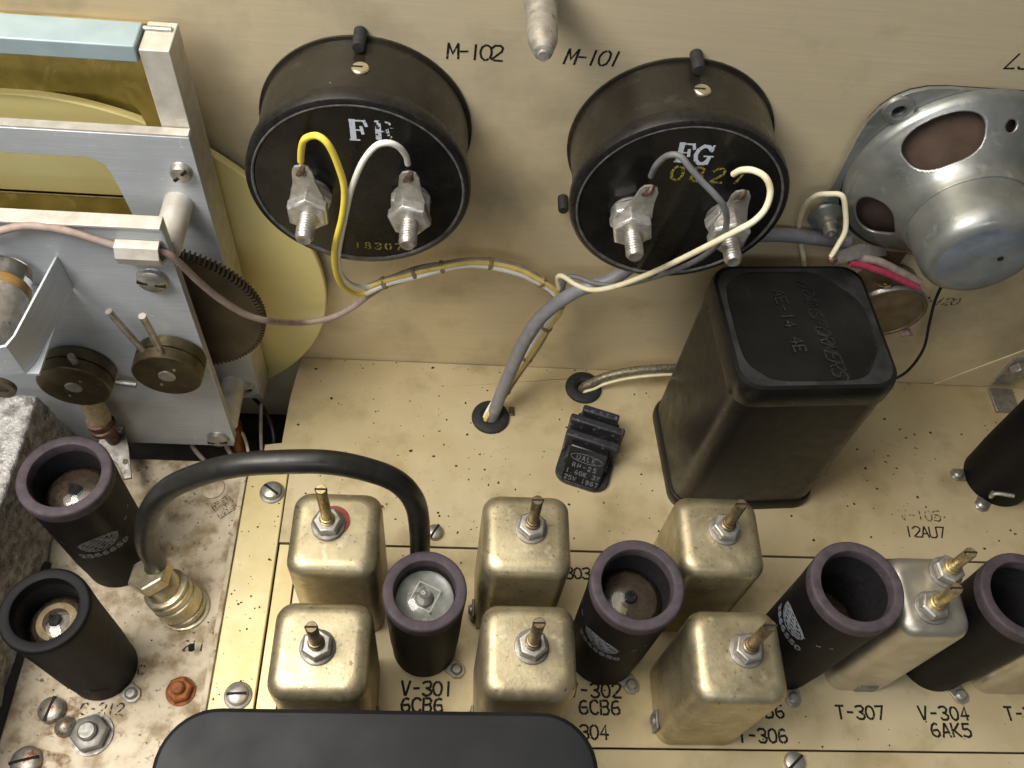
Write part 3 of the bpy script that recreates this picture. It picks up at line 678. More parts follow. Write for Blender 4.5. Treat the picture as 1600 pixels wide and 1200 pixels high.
# ================================================================== tube shields
SG = 'tall black tube shields'
def shield(label, cx, cy, h, kind, R=11.8, logo=None, lipm='lip', notch=None, clip=None):
    t = thing('tube_shield', label, 'tube', (cx, cy, 0), SG, wc=False)
    M().lathe([(R - 1.6, .2), (R - 1.5, 5), (R - 1.0, 14), (R - .55, h - 16), (R - .1, h - 5), (R - .05, h - 3.6)], n=56, cap=False).build('body', 'shield', t)
    lp = [(R - .05, h - 4.2), (R + .02, h - 1.9)]
    for i in range(1, 6):
        a = math.pi / 2 * i / 5
        lp.append((R - .9 + .9 * math.cos(a), h - .9 + .8 * math.sin(a)))
    lp += [(R - 2.6, h - .12), (R - 3.0, h - .3), (R - 3.25, h - .8), (R - 3.3, h - 4)]
    M().lathe(lp, n=56, cap=False).build('lip', lipm, t)
    M().lathe([(R - 3.3, h - 3.9), (R - 3.4, h - 34)], n=48, cap=False).build('liner', 'liner', t)
    gz = dict(glass=h - 2.0, tip=h - 9.5, cream=h - 8, dim=h - 24, deep=h - 9)[kind]
    gr = R - 3.6
    dome = [(gr, gz - 24)] + [(gr * math.cos(a), gz - 5.0 + 4.2 * math.sin(a)) for a in [i * math.pi / 2 / 8 for i in range(8)]] + [(1.6, gz - .8), (1.3, gz + .6), (.9, gz + 2.0), (.45, gz + 2.8), (.05, gz + 3.0)]
    tube_ = M().lathe(dome, n=40, cap=False).build('glass_envelope', 'glass', t)
    if kind == 'glass':
        M().lathe([(7.4, gz - 6.6), (7.4, gz - 6.3), (2.4, gz - 6.3), (2.4, gz - 6.6)], n=36, cap=False).build('mica_spacer', 'paleglass', tube_)
        M().lathe([(2.3, gz - 22), (2.3, gz - 5.4), (1.5, gz - 5.0), (.05, gz - 5.0)], n=18).build('plate_sleeve', 'steeld', tube_)
        for k in range(5):
            a = k * math.pi / 2 + .4
            M().tube([(4.3 * math.cos(a + q), 4.3 * math.sin(a + q), gz - 4.4 + w_) for q, w_ in ((0, -2), (0, 0))], .3, 6).build('support_rod', 'steel', tube_)
        fr = [(4.6 * math.cos(k * math.pi / 2 + .35), 4.6 * math.sin(k * math.pi / 2 + .35), gz - 4.2) for k in range(5)]
        for k in range(4): M().tube([fr[k], fr[k + 1]], .2, 6).build('wire_frame', 'wire_w', tube_)
        for k in range(3): M().box(-2.6 + k * 2.2, -1.2 + k * 2.2, -6.6, -5.4, gz - 9, gz - 5.4).build('getter_tab', 'steel', tube_)
    else:
        M().lathe([(gr - .6, gz - 22), (gr - .6, gz - 6), (gr * .8, gz - 3.6), (gr * .5, gz - 2.3), (.05, gz - 1.9)], n=36, cap=False).build('getter_coating', 'getter', tube_)
        M().lathe([(2.0, gz - 2), (1.8, gz - .6), (1.2, gz - .2), (.05, gz - .1)], n=16, cap=False).build('seal_tip', 'liner', tube_)
        if kind in ('cream', 'tip'):
            lo, hi = (-.7, 2.6) if kind == 'cream' else (3.0, 4.4)
            vs, fs = [], []
            nn = 22
            for i in range(nn + 1):
                a = lo + (hi - lo) * i / nn * (1.6 if kind == 'cream' else 1)
                for r in (3.6, 5.4): vs.append((r * math.cos(a), r * math.sin(a), gz - 1.62 - .075 * (r - 2) ** 2))
            for i in range(nn): fs.append((2 * i, 2 * i + 1, 2 * i + 3, 2 * i + 2))
            M().add(vs, fs).build('cream_getter_ring', 'mica', tube_)
    if clip is not None:
        for q in clip:
            a = math.radians(q)
            X = Vector((math.cos(a), math.sin(a), 0)); Y = Vector((-math.sin(a), math.cos(a), 0))
            mm = M()
            mm.plate([(-2.6, 0), (2.6, 0), (2.6, 4), (1.2, 5.6), (-1.2, 5.6), (-2.6, 4)], [], X * (R - 1.5) + Vector((0, 0, .1)), Y, X, (0, 0, .8))
            cl = mm.build('base_lug', 'steel', t, bevel=.2)
            M().lathe([(1.9, .8), (1.9, 1.7), (1.3, 2.3), (.05, 2.4)], c=X * (R + 1.4), n=16).build('base_screw', 'steel', cl)
    if logo is not None:
        a0, zz = math.radians(logo[0]), logo[1]
        def place(a, b, z):
            zq = zz + b
            rb = (lerp(R - 1.0, R - .55, (zq - 14) / (h - 30)) if zq < h - 16 else lerp(R - .55, R - .1, min((zq - h + 16) / 11, 1))) + .03
            th = a0 + a / (R - .3)
            return Vector(((rb + z * .6 + .03) * math.cos(th), (rb + z * .6 + .03) * math.sin(th), zq))
        m = M()
        G = 1.5
        place0 = place
        place = lambda a, b, z: place0(a * G, b * G, z)
        for k in range(5):                                   # globe drawn in close strokes
            b = -1.7 + k * .9
            wd = 3.6 * math.sqrt(max(1 - (b / 2.6) ** 2, .1))
            m.ribbon([(-wd + wd * 2 * i / 10, b + .35 * math.sin(i * 1.9 + k)) for i in range(11)], .6, place, .05 + .01 * k)
        m.ribbon([(3.9 * math.cos(i * .2618), 2.7 * math.sin(i * .2618)) for i in range(25)], .45, place, .11)
        m.ribbon([(-9.5, 2.0), (-7, .9), (-4, .4)], .38, place, .05)
        m.ribbon([(9.5, 2.6), (7, 1.2), (4, .5)], .38, place, .05)
        write(m, '2866650', (0, 0, 0), 1.5, 1.55, .5, jit=.1, surf=lambda a, b, z: place(a - 5.2, b - 5.2, z))
        m.build('printed_emblem', 'logo', t, smooth=0, recalc=False)
    if notch is not None:
        m = M()
        a0 = math.radians(notch)
        def pl(a, b, z):
            th = a0 + a / R
            rb = lerp(R - 1.5, R - 1.0, min(max((b - 5) / 9, 0), 1)) + .1
            return Vector(((rb + z) * math.cos(th), (rb + z) * math.sin(th), b))
        m.ribbon([(-11, 11.4), (-7, 11.9), (-3, 12.5), (1, 13.6), (1.8, 13.2)], .3, pl, .03)
        m.build('scratched_edge', 'logo', t, smooth=0, recalc=False)
        m = M(); m.ribbon([(2.2, 13.2), (3.6, 11.6), (5.6, 10.0), (6.4, 8.2)], .9, pl, .03); m.ribbon([(12, 17), (14, 12.6), (13.6, 9.6)], .8, pl, .03)
        m.build('bayonet_slot', 'dark', t, smooth=0, recalc=False)
    return t
shield('tube shield whose clear glass dome shows wire parts, behind stencil V-301', -4.1, 92.8, 51.5, 'glass', R=12.1, clip=(-37,))
shield('open shield with a bright glass tip, between the two pairs of cans by stencil V-302', 55.6, 92.5, 61.5, 'tip', R=13.4, logo=(-128, 39), clip=(-53, 12))
shield('empty looking shield leaning over the bright wide can', 117.9, 92.2, 65, 'dim', R=13.5, logo=(-165, 43), clip=(-86,))
shield('cropped shield at the right edge, above the stencil V-304', 170.4, 92.2, 60.5, 'dim', R=13.4, clip=(-62,))
shield('rearmost left shield with a silver emblem, behind the coaxial connector', -109.0, 121.8, 59.5, 'deep', R=13.2, logo=(-62, 36), clip=None)
shield('left front shield with a cream ring around its glass tip', -105.7, 83.6, 55, 'cream', R=11.9, lipm='shield', notch=-88, clip=(-38,))
v5 = shield('large dark shield at the right edge above the stencil V-105', 216.5, 163.5, 66, 'dim', R=14.2, clip=(178, 232))
b5 = M().tube([(-8.5, -10.5, 8), (-10.5, -12.8, 8.6), (-9.5, -12.6, 11), (-4.0, -14.2, 12.5)], .8, 8).build('retaining_clip', 'steel', v5)

# ================================================================== fasteners on the decks
def slotted(label, x, y, z=0, r=4.2, rot=20, washer=True, mt_='steel', name='slotted_screw', dome=2.4, ax=(0, 0, 1)):
    t = thing(name, label, 'screw', (x, y, z), 'screws and nuts on the decks')
    if washer: M(t).lathe([(r * 1.32, 0), (r * 1.32, .6), (r * 1.22, .8)], c=(x, y, z), ax=ax, n=32).build('washer', 'steeld')
    z0 = .8 if washer else 0
    hd = M(t).lathe([(r, z0), (r, z0 + dome * .45), (r * .9, z0 + dome * .75), (r * .6, z0 + dome * .95), (.05, z0 + dome)], c=(x, y, z), ax=ax, n=32).build('screw_head', mt_)
    X, Y, D = frame(ax)
    a = math.radians(rot); U = X * math.cos(a) + Y * math.sin(a); V = D.cross(U)
    c = Vector((x, y, z))
    vs = [c + U * (sx * r * .93) + V * (sy * .42) + D * (z0 + dome * hz + .05) for hz in (.62, .99) for sy in (-1, 1) for sx in (-1, 1)]
    M(t).add(vs, [(0, 2, 3, 1), (4, 5, 7, 6), (0, 1, 5, 4), (2, 6, 7, 3), (0, 4, 6, 2), (1, 3, 7, 5)]).build('screw_slot', 'dark', hd)
    return t
slotted('slotted screw with washer on the cream strip near the end of the black cable arch', -61.6, 147.0, .5, 3.3, 145)
slotted('bright slotted screw with washer on the cream strip beside the black cover', -62.3, 75.4, .5, 3.3, 3)
slotted('round screw half hidden behind the descending black cable', -2.4, 133.3, 0, 3.0, 60, washer=False)
slotted('slotted screw in the plain deck below stencil T-306', 115.7, 57.2, -.1, 3.4, 40, washer=False)
slotted('rust stained slotted screw touching the cast block', -118.0, 70.2, 0, 4.0, 80, washer=False, mt_='rustst', dome=3.4)
slotted('lowest rust stained slotted screw by the cast block', -121.5, 55.2, 0, 4.4, 15, washer=False, mt_='rustst', dome=3.4)
t = thing('solder_blob', 'shiny irregular blob of solder below the rusty screw', 'solder', (-112.9, 65.2, 0))
M(t).lathe([(3.3, 0), (3.1, 1.2), (2.2, 2.2), (1.0, 2.8), (.05, 2.9)], c=(-112.9, 65.4, 0), ax=(.1, -.1, 1), n=12).build('blob', 'rustst')
for nm, lb, x, y, r, mt_, hh in (('rusty_nut', 'brown rusted hexagonal nut on the stained deck', -80.4, 76.6, 4.1, 'rust', 3.0), ('grey_nut', 'dull grey hexagonal nut with a threaded stub near the cast block', -104.4, 63.2, 5.6, 'steeld', 3.8)):
    t = thing(nm, lb, 'nut', (x, y, 0), 'screws and nuts on the decks')
    M(t).lathe([(r * 1.12, 0), (r * 1.12, .6)], c=(x, y, 0), n=28).build('washer', mt_)
    M(t).lathe([(r * .95, .6), (r, .8), (r, hh), (r * .85, hh + .5)], c=(x, y, 0), n=6, rot=.3).build('hex_nut', mt_, bevel=.3)
    M(t).lathe([(r * .5, hh), (r * .5, hh + 2.0), (r * .4, hh + 2.5), (.05, hh + 2.6)], c=(x, y, 0), n=18).build('threaded_stub', mt_)
for k, (x, y, r) in enumerate(((-115.6, 68.6, 6.5), (-117.6, 55.0, 6.5))):
    m = M(off=(x, y, 0)); pts = [(x + r * (1 + .3 * math.sin(3 * a + k) + .15 * math.sin(7 * a)) * math.cos(a), y + r * .8 * (1 + .3 * math.sin(2 * a + k * 2)) * math.sin(a), -.06) for a in [i * math.pi / 18 for i in range(36)]]
    m.add([(x, y, -.06)] + pts, [(0, i + 1, (i + 1) % 36 + 1) for i in range(36)])
    o = m.build('rust_stain', 'ruststain', osc, smooth=0, loc=(x, y, 0))
t = thing('round_disc', 'plain round disc partly under the black cable', 'disc', (-82.9, 147.6, 0))
M(t).lathe([(4.1, -.1), (4.1, .5), (3.8, .7), (.05, .75)], c=(-82.9, 148.2, 0), n=32, cap=False).build('disc', 'oscdeck')
t = thing('inspection_stamp', 'small diamond shaped inspection stamp printed on the stained deck', 'stamp', (-77.7, 141, 0))
q = math.radians(40)
U, V = Vector((math.cos(q), math.sin(q), 0)), Vector((-math.sin(q), math.cos(q), 0))
m = M(t); pl = lambda a, b, z: Vector((-77.7, 141.2, -.08)) + U * a + V * b + Vector((0, 0, z))
m.ribbon([(-3.4, -3.2), (3.4, -3.2), (3.4, 3.2), (-3.4, 3.2), (-3.4, -3.1)], .35, pl, .05)
write(m, 'TEST', (0, 0, 0), 1.5, 1.55, .3, jit=.15, surf=lambda a, b, z: pl(a - 2.9, b + .9, z)); write(m, 'II', (0, 0, 0), 1.3, 1.2, .3, surf=lambda a, b, z: pl(a - 1, b - .8, z)); write(m, '12840', (0, 0, 0), 1.3, 1.2, .3, surf=lambda a, b, z: pl(a - 2.9, b - 2.7, z))
m.build('stamp_print', 'faded', smooth=0, recalc=False)

# ================================================================== loudspeaker
sk = thing('loudspeaker', 'square zinc loudspeaker with slotted basket and round magnet pot', 'loudspeaker', (149, 207.5, 115))
cx, cz = 149.5, 114.8
pl_ = rnd([(-33.5, -33.5), (33.5, -33.5), (33.5, 33.5), (-33.5, 33.5)], 6)
holes = [circ(sx * 26.2, sz * 25.6, 2.0, 16) for sx in (-1, 1) for sz in (-1, 1)] + [circ(0, 0, 31.0, 60)]
M(sk).plate(pl_, holes, (cx, 203.6, cz), (1, 0, 0), (0, 0, 1), (0, 1.2, 0)).build('mounting_plate', 'zinc', bevel=.35)
M(sk).plate([(a * .95, c * .95) for a, c in pl_], [], (cx, 204.9, cz), (1, 0, 0), (0, 0, 1), (0, 2.5, 0)).build('gasket', 'rubber')
for sx in (-1, 1):
    for sz in (-1, 1):
        M(sk).lathe([(4.6, -.1), (4.3, .9), (2.7, 1.5), (2.1, 1.2), (2.1, -.2)], c=(cx + sx * 26.2, 203.6, cz + sz * 25.6), ax=(0, -1, 0), n=24, cap=False).build('corner_boss', 'zinc')
prof = [(31.6, .1), (31.4, 1.6), (30.8, 2.8), (30.0, 3.6), (28.6, 5.0), (26, 7.2), (23, 9.6), (20.5, 12.0), (18.6, 14.6), (17.6, 17.2), (17.2, 19)]
prof = [(q.x, q.y) for q in spline([Vector((r, h, 0)) for r, h in prof], 7)]
n = 360
bx_, bz_ = 150.2, 117.6                       # the basket sits a little above the plate's middle
SLOTS = [(126, 25, 19.6, 29.6), (207, 19, 19.0, 28.6), (40, 25, 19.6, 29.6), (292, 25, 19.6, 29.6), (85, 3.6, 24.2, 27.0)]
def slot_f(r, deg):
    best = (9, None)
    for s_ in SLOTS:
        c0, hw, r0, r1 = s_
        u = ((deg - c0 + 180) % 360 - 180) / hw; w_ = (r - (r0 + r1) / 2) / ((r1 - r0) / 2)
        pw = 2 if hw < 5 else 2.7
        f = (abs(u) ** pw + abs(w_) ** pw) ** (1 / pw)
        if f < best[0]: best = (f, s_)
    return best
def h_at(r):
    for (ra, ha), (rb, hb) in zip(prof, prof[1:]):
        if rb <= r <= ra: return ha + (hb - ha) * (ra - r) / max(ra - rb, 1e-6)
    return prof[-1][1] if r < prof[-1][0] else prof[0][1]
keep = [[slot_f((prof[j][0] + prof[j + 1][0]) / 2, 360 * (i + .5) / n)[0] >= 1 for i in range(n)] for j in range(len(prof) - 1)]
vs, fs = [], []
for j, (r, h) in enumerate(prof):
    for i in range(n):
        deg = 360 * i / n
        around = [keep[q][k % n] for q in (j - 1, j) if 0 <= q < len(prof) - 1 for k in (i - 1, i)]
        if any(around) and not all(around):
            f, (c0, hw, r0, r1) = slot_f(r, deg)
            d = (deg - c0 + 180) % 360 - 180
            deg2, r2 = c0 + d / f, (r0 + r1) / 2 + (r - (r0 + r1) / 2) / f
            q, rr_, hh_ = math.radians(deg2), r2, h_at(r2)
        else: q, rr_, hh_ = math.radians(deg), r, h
        vs.append((bx_ + rr_ * math.cos(q), 203.6 - hh_, bz_ + rr_ * math.sin(q)))
for j in range(len(prof) - 1):
    for i in range(n):
        if keep[j][i]:
            k = (i + 1) % n
            fs.append((j * n + i, j * n + k, (j + 1) * n + k, (j + 1) * n + i))
bk = M(sk).add(vs, fs).build('basket', 'zinc', smooth=50, recalc=True)
so = bk.modifiers.new('sheet', 'SOLIDIFY'); so.thickness = .8 * S; so.offset = 0
M(sk).lathe([(30.5, -1.0), (22, 5), (14, 10.5), (8, 15), (.05, 15)], c=(bx_, 203.6, bz_), ax=(0, -1, 0), n=60, cap=False).build('paper_cone', 'cone')
M(sk).lathe([(17.3, 18), (17.2, 19), (16.9, 22), (16.6, 28), (16.3, 30.4), (15.5, 32.4), (14.2, 33.7), (12.8, 34.2)], c=(bx_, 203.6, bz_), ax=(0, -1, 0), n=64, cap=False).build('magnet_pot', 'zinc')
pe = M(sk).lathe([(12.9, 34.15), (12.4, 34.4), (.05, 34.5)], c=(bx_, 203.6, bz_), ax=(0, -1, 0), n=64, cap=False).build('pot_end', 'potend')
M(sk).lathe([(.9, 34.4), (.9, 34.62), (.05, 34.64)], c=(bx_ + 4.2, 203.6, bz_ + 1.2), ax=(0, -1, 0), n=14, cap=False).build('end_hole', 'dark', pe)
M(sk).plate(rr(11, 2.6, 1.2), [], (cx - 1.5, 172.9 + 30.6, cz - 28.4), (1, 0, 0), (0, 0, 1), (0, -.5, 0)).build('slot_mark', 'steel')
s_ = slotted('screw with cupped washer clamping the grey cable beside the loudspeaker', 118.4, 202.6, 97.8, 1.6, 20, washer=False, ax=(0, -1, 0), dome=1)
M(s_).lathe([(5.6, 0), (5.4, 1.0), (3.0, 2.6), (2.6, 2.8)], c=(118.4, 203.4, 97.8), ax=(.05, -1, -.03), n=32).build('cupped_washer', 'zinc')
M(s_).lathe([(3.0, 2.6), (3.0, 4.2), (2.1, 4.5), (2.1, 7.5), (1.7, 7.8), (1.2, 7.8), (1.2, 7.0)], c=(118.4, 203.4, 97.8), ax=(.05, -1, -.03), n=22).build('nut', 'steel')
lg = thing('terminal_lug', 'bent tinned lug with solder below the loudspeaker corner', 'lug', (129.6, 194.0, 91.4))
A_, B_, C_ = Vector((118.3, 188.0, 94.0)), Vector((129.6, 193.0, 93.4)), Vector((143.0, 200.0, 86.0))
up = Vector((-.1, .68, .72))
mm = M(lg)
w0, w1, w2 = 1.9, 2.4, 1.2
P_ = [A_ - up * w0, A_ + up * w0, B_ + up * w1, B_ - up * w1, C_ + up * w2, C_ - up * w2]
th = Vector((-.25, -.35, .35))
mm.add(P_ + [p + th for p in P_], [(0, 1, 2, 3), (3, 2, 4, 5), (6, 9, 8, 7), (9, 11, 10, 8), (0, 6, 7, 1), (1, 7, 8, 2), (2, 8, 10, 4), (4, 10, 11, 5), (5, 11, 9, 3), (3, 9, 6, 0)])
mm.build('lug_strip', 'lug', bevel=.15)
M(lg).lathe([(1.6, 0), (1.5, .6), (.8, 1.1), (.05, 1.2)], c=A_ + th + Vector((.6, -.1, .2)), ax=(-.2, -.8, .55), n=14).build('solder_joint', 'copper')
wire('speaker_wire', 'white wire looping over the washer beside the loudspeaker', 'wire',
     [(121.5, 203.0, 70.8), (118.3, 204.0, 78.3), (115.2, 206.0, 84.8), (111.6, 204.0, 93.3), (109.7, 202.0, 102.8), (110.4, 200.0, 109.3), (113.4, 198.5, 111.8), (116.7, 197.0, 112.7), (119.3, 195.5, 107.9), (121.0, 193.0, 102.2), (119.7, 190.5, 98.5), (118.0, 188.0, 95.2)], .85, 'wire_c', WG)
wire('lead_stub', 'short crimson wire under the loudspeaker', 'wire', [(126.4, 190.0, 90.8), (132.3, 190.5, 89.1), (141.0, 191.0, 85.7), (148.3, 191.0, 82.4), (154.1, 190.5, 80.1)], 1.15, 'wire_r', WG)
wire('lead_stub', 'short beige sleeve beside the crimson wire', 'wire', [(128.4, 192.5, 90.9), (136.8, 193.0, 89.1), (146.3, 193.0, 84.7), (154.9, 192.5, 80.4)], 1.4, 'wire_b', WG)
pt = thing('potentiometer', 'round tan potentiometer can half hidden behind the transformer', 'potentiometer', (154, 207.5, 60))
M(pt).lathe([(12.6, 0), (12.6, 11.0), (13.4, 11.2), (13.4, 12.0), (12.9, 12.6), (12.2, 12.6), (12.0, 12.0), (11.6, 12.1), (.05, 12.2)], c=(153.6, 207.4, 60.2), ax=(0, -1, 0), n=48, cap=False).build('can', 'potcan')
M(pt).lathe([(13.7, 10.9), (13.9, 11.4), (13.7, 12.0), (13.2, 12.5)], c=(153.6, 207.4, 60.2), ax=(0, -1, 0), n=48, cap=False).build('crimped_rim', 'steel')
M(pt).plate([(-2, 0), (2, 0), (2, 5), (1, 6.5), (-1, 6.5), (-2, 5)], [circ(0, 4.6, .8, 10)], (146.5, 199, 72.2), (1, 0, .2), (0, -.8, .5), (0, .3, .4)).build('terminal', 'gold')
M(pt).plate([(-2, 0), (2, 0), (2, 4.5), (-2, 4.5)], [], (165, 199, 48), (1, 0, .3), (.5, -.7, -.3), (0, .3, .4)).build('terminal', 'copper')
M(pt).box(140, 153, 203.5, 207.2, 74, 83).build('phenolic_block', 'copper', bevel=.5)
bl = thing('angle_bracket', 'bright angle bracket where panel and deck meet at the right edge', 'bracket', (240, 205, 10))
M(bl).box(226, 236, 205.6, 207.3, 4, 22).build('upright_leg', 'steel', bevel=.3)
M(bl).box(226, 236, 194, 205.5, .1, 1.6).build('foot', 'steel', bevel=.3)
M(bl).lathe([(4, 0), (4, 3.5), (3.5, 4)], c=(230, 205.5, 17), ax=(0, -1, 0), n=6).build('hex_nut', 'steel', bevel=.3)
bp = thing('corner_plate', 'thin plate lapped on the panel at the lower right', 'plate', (215, 207, 20))
M(bp).plate([(203, .4), (260, .4), (260, 60), (240, 40)], [], (0, 207.4, 0), (1, 0, 0), (0, 0, 1), (0, -.7, 0)).build('lapped_plate', 'panel', bevel=.15)

# ================================================================== dial drive mechanism
dm = thing('dial_mechanism', 'aluminium dial drive with yellow disc, plates and brass hubs', 'dial drive', (-105, 185, 0))
def tens(m): return m
M(dm).plate([(-160, 3.8), (-77.3, 3.8), (-76.2, 8), (-76.0, 119.6), (-160, 119.6)], [], (0, 163.8, 0), (1, 0, 0), (0, 0, 1), (0, 3.4, 0)).build('front_plate', 'alu', bevel=.2)
M(dm).box(-160, -76.0, 162.6, 167.2, 119.6, 120.4).build('plate_edge', 'aluedge', bevel=.15)
win = [(-160, 86), (-91.5, 86), (-93.6, 111), (-94.2, 117), (-95.6, 120.6), (-98.5, 122.6), (-160, 122.6)]
M(dm).plate([(-170, 3.6), (-74.5, 3.6), (-70.6, 7), (-70.4, 131.4), (-170, 131.4)], [win], (0, 185, 0), (1, 0, 0), (0, 0, 1), (0, 3.2, 0)).build('rear_plate', 'alu', bevel=.2)
M(dm).box(-170, -70.6, 185.2, 188.0, 131.5, 132.0).build('plate_edge', 'aluedge')
M(dm).box(-78.0, -70.6, 188.3, 199.6, -2, 155.6).build('side_post', 'aluedge', bevel=.25)
M(dm).box(-175, -78.4, 187.6, 197.2, 152.2, 157.0).build('top_bar', 'bar', bevel=.4)
M(dm).lathe([(.8, 0), (.8, 7.5)], c=(-79.0, 196.4, 155.7), ax=(1, 0, 0), n=12).build('bar_pin', 'steel')
cut = rnd([(-175, 94.3), (-86.6, 94.3), (-87.2, 132), (-175, 132.6)], 6)
cut = [(-175, 94.3), (-86.0, 94.3), (-86.2, 124), (-86.8, 128), (-88.2, 131.0), (-91, 132.6), (-96, 133.0), (-175, 133.0)]
M(dm).plate([(-180, 20), (-78.2, 20), (-78.2, 154), (-180, 154)], [cut], (0, 198.2, 0), (1, 0, 0), (0, 0, 1), (0, .9, 0)).build('brass_plate', 'brass')
M(dm).box(-175, -87.0, 197.9, 199.4, 93.9, 94.3).build('brass_edge', 'gold')
M(dm).lathe([(77.4, 0), (77.6, .3), (77.6, 2.2), (77.2, 2.6), (.1, 2.6)], c=(-121.6, 204.9, 50.2), ax=(0, -1, 0), n=160, cap=False).build('dial_disc', 'yellow')
M(dm).plate([(-185, 96), (-80, 96), (-80, 150), (-185, 150)], [], (0, 206.2, 0), (1, 0, 0), (0, 0, 1), (0, .8, 0)).build('brass_backing', 'brass')
g = []
NT = 118
for i in range(NT):
    a = 2 * math.pi * i / NT
    for da, r in ((-.30, 27.9), (-.16, 29.3), (.16, 29.3), (.30, 27.9)):
        b = a + da * 2 * math.pi / NT
        g.append((r * math.cos(b), r * math.sin(b)))
M(dm).plate(g, [], (-88, 175.2, 67.4), (1, 0, 0), (0, 0, 1), (0, 3.2, 0)).build('gear', 'gear', smooth=0)
M(dm).lathe([(4, -9), (4, 14)], c=(-88, 176, 67.4), ax=(0, -1, 0), n=24).build('gear_shaft', 'steel')
def hub(x, z, R, y0, y1, pins, sl=False):
    L = y1 - y0
    h = M(dm).lathe([(R - .3, 0), (R, .3), (R, L * .52 - .35), (R - .7, L * .52 - .3), (R - .7, L * .52 + .1), (R, L * .52 + .2), (R, L - .3), (R - .35, L), (.05, L)], c=(x, y1, z), ax=(0, -1, 0), n=56).build('drive_hub', 'hub')
    M(dm).lathe([(2.6, 0), (2.6, .25), (2.2, .4), (.05, .4)], c=(x, y0, z), ax=(0, -1, 0), n=28, cap=False).build('hub_shaft', 'steel', h)
    for a, b, r in pins: M(dm).tube([a, b], r, 12).build('stop_pin', 'steel', h)
    for k in range(2):
        a = -1.9 + k * 2.6
        M(dm).lathe([(.5, 0), (.5, .15), (.05, .18)], c=(x + R * .5 * math.cos(a) - 1, y0, z + R * .5 * math.sin(a)), ax=(0, -1, 0), n=10, cap=False).build('hub_dimple', 'steel', h)
hub(-116.4, 54.1, 10.9, 155, 163.2, [((-113.2, 157.4, 64.4), (-112.3, 155.6, 70.4), 1.05), ((-105.8, 160, 50.2), (-99.6, 160, 49.2), 1.1)])
hub(-86.0, 62.5, 10.4, 155, 163.2, [((-91.8, 158.6, 70.6), (-96.3, 158, 90.2), 1.05), ((-85.6, 157, 72.6), (-86.0, 155.4, 92.2), 1.1)])
def mscrew(x, y, z, r, rot, dome=2.4, m_='steel'):
    h = M(dm).lathe([(r * 1.08, 0), (r, .4), (r, dome * .6), (r * .86, dome * .85), (r * .5, dome), (.05, dome * 1.02)], c=(x, y, z), ax=(0, -1, 0), n=28).build('plate_screw', m_)
    a = math.radians(rot); c_, s2 = math.cos(a), math.sin(a)
    vs = [(x + sx * r * .92 * c_ - sy * .45 * s2, y - dome * q - .05, z + sx * r * .92 * s2 + sy * .45 * c_) for q in (.6, .99) for sy in (-1, 1) for sx in (-1, 1)]
    M(dm).add(vs, [(0, 2, 3, 1), (4, 5, 7, 6), (0, 1, 5, 4), (2, 6, 7, 3), (0, 4, 6, 2), (1, 3, 7, 5)]).build('screw_slot', 'dark', h)
mscrew(-83.2, 163.8, 98.6, 4.2, -12)
mscrew(-81.8, 163.8, 9.8, 3.7, 5)
mscrew(-74.9, 185, 119.6, 2.9, 45)
mscrew(-74.8, 185, 12.4, 2.6, 5)
M(dm).lathe([(4.0, 0), (4.0, 18)], c=(-78.3, 185.1, 107.4), ax=(0, -1, 0), n=28).build('standoff', 'aluedge')
M(dm).lathe([(4.2, 0), (4.2, 18)], c=(-79.0, 185.1, 14), ax=(0, -1, 0), n=28).build('standoff', 'aluedge')
M(dm).loft([[(-88.6 , y, z) for y, z in ((163.7, 113.6), (162.6, 114.4), (160.6, 114.0), (159.8, 112.2), (160.4, 109.8), (162.4, 109.0), (163.7, 107.6), (162.9, 107.4), (162.0, 108.3), (159.6, 109.2), (158.8, 112.2), (160.2, 115.0), (162.8, 115.4), (163.7, 114.6))],
             [(-77.3, y, z) for y, z in ((163.7, 113.6), (162.6, 114.4), (160.6, 114.0), (159.8, 112.2), (160.4, 109.8), (162.4, 109.0), (163.7, 107.6), (162.9, 107.4), (162.0, 108.3), (159.6, 109.2), (158.8, 112.2), (160.2, 115.0), (162.8, 115.4), (163.7, 114.6))]]).build('wire_clip', 'aluedge', smooth=30)

# trimmer held in a bent bracket on the front plate
tk = thing('trimmer_capacitor', 'corroded cylinder with a glass end held in a bent metal bracket', 'capacitor', (-118, 150, 98))
M(tk).loft([[(-107.2, 163.6, 106.2), (-106.6, 163.6, 93.6), (-106.0, 163.6, 93.6), (-106.6, 163.6, 106.2)],
            [(-109.6, 144, 106.2), (-109.0, 144, 93.6), (-108.4, 144, 93.6), (-109.0, 144, 106.2)],
            [(-110.6, 137, 106.0), (-110.0, 137, 93.6), (-109.4, 137, 93.6), (-110.0, 137, 106.0)],
            [(-112.0, 134.4, 105.6), (-111.6, 134.4, 93.6), (-111.0, 133.8, 93.6), (-111.4, 133.8, 105.6)],
            [(-116, 133.6, 105.0), (-116, 133.6, 93.6), (-116, 133.0, 93.6), (-116, 133.0, 105.0)],
            [(-140, 133.6, 105.0), (-140, 133.6, 93.6), (-140, 133.0, 93.6), (-140, 133.0, 105.0)]]).build('bracket', 'alu', smooth=50)
M(tk).box(-140, -107.6, 134, 163.6, 92.6, 93.4).build('bracket_floor', 'alu')
CA = (0, -1, 0)
M(tk).lathe([(7.2, 0), (7.4, .5), (7.4, 15.5), (6.9, 16.3), (.05, 16.4)], c=(-119.6, 152.2, 102.6), ax=CA, n=40).build('metal_body', 'silver')
M(tk).lathe([(6.6, 0), (7.3, .8), (7.3, 3.0), (7.0, 3.6)], c=(-119.6, 155.8, 102.6), ax=CA, n=40).build('amber_band', 'flux')
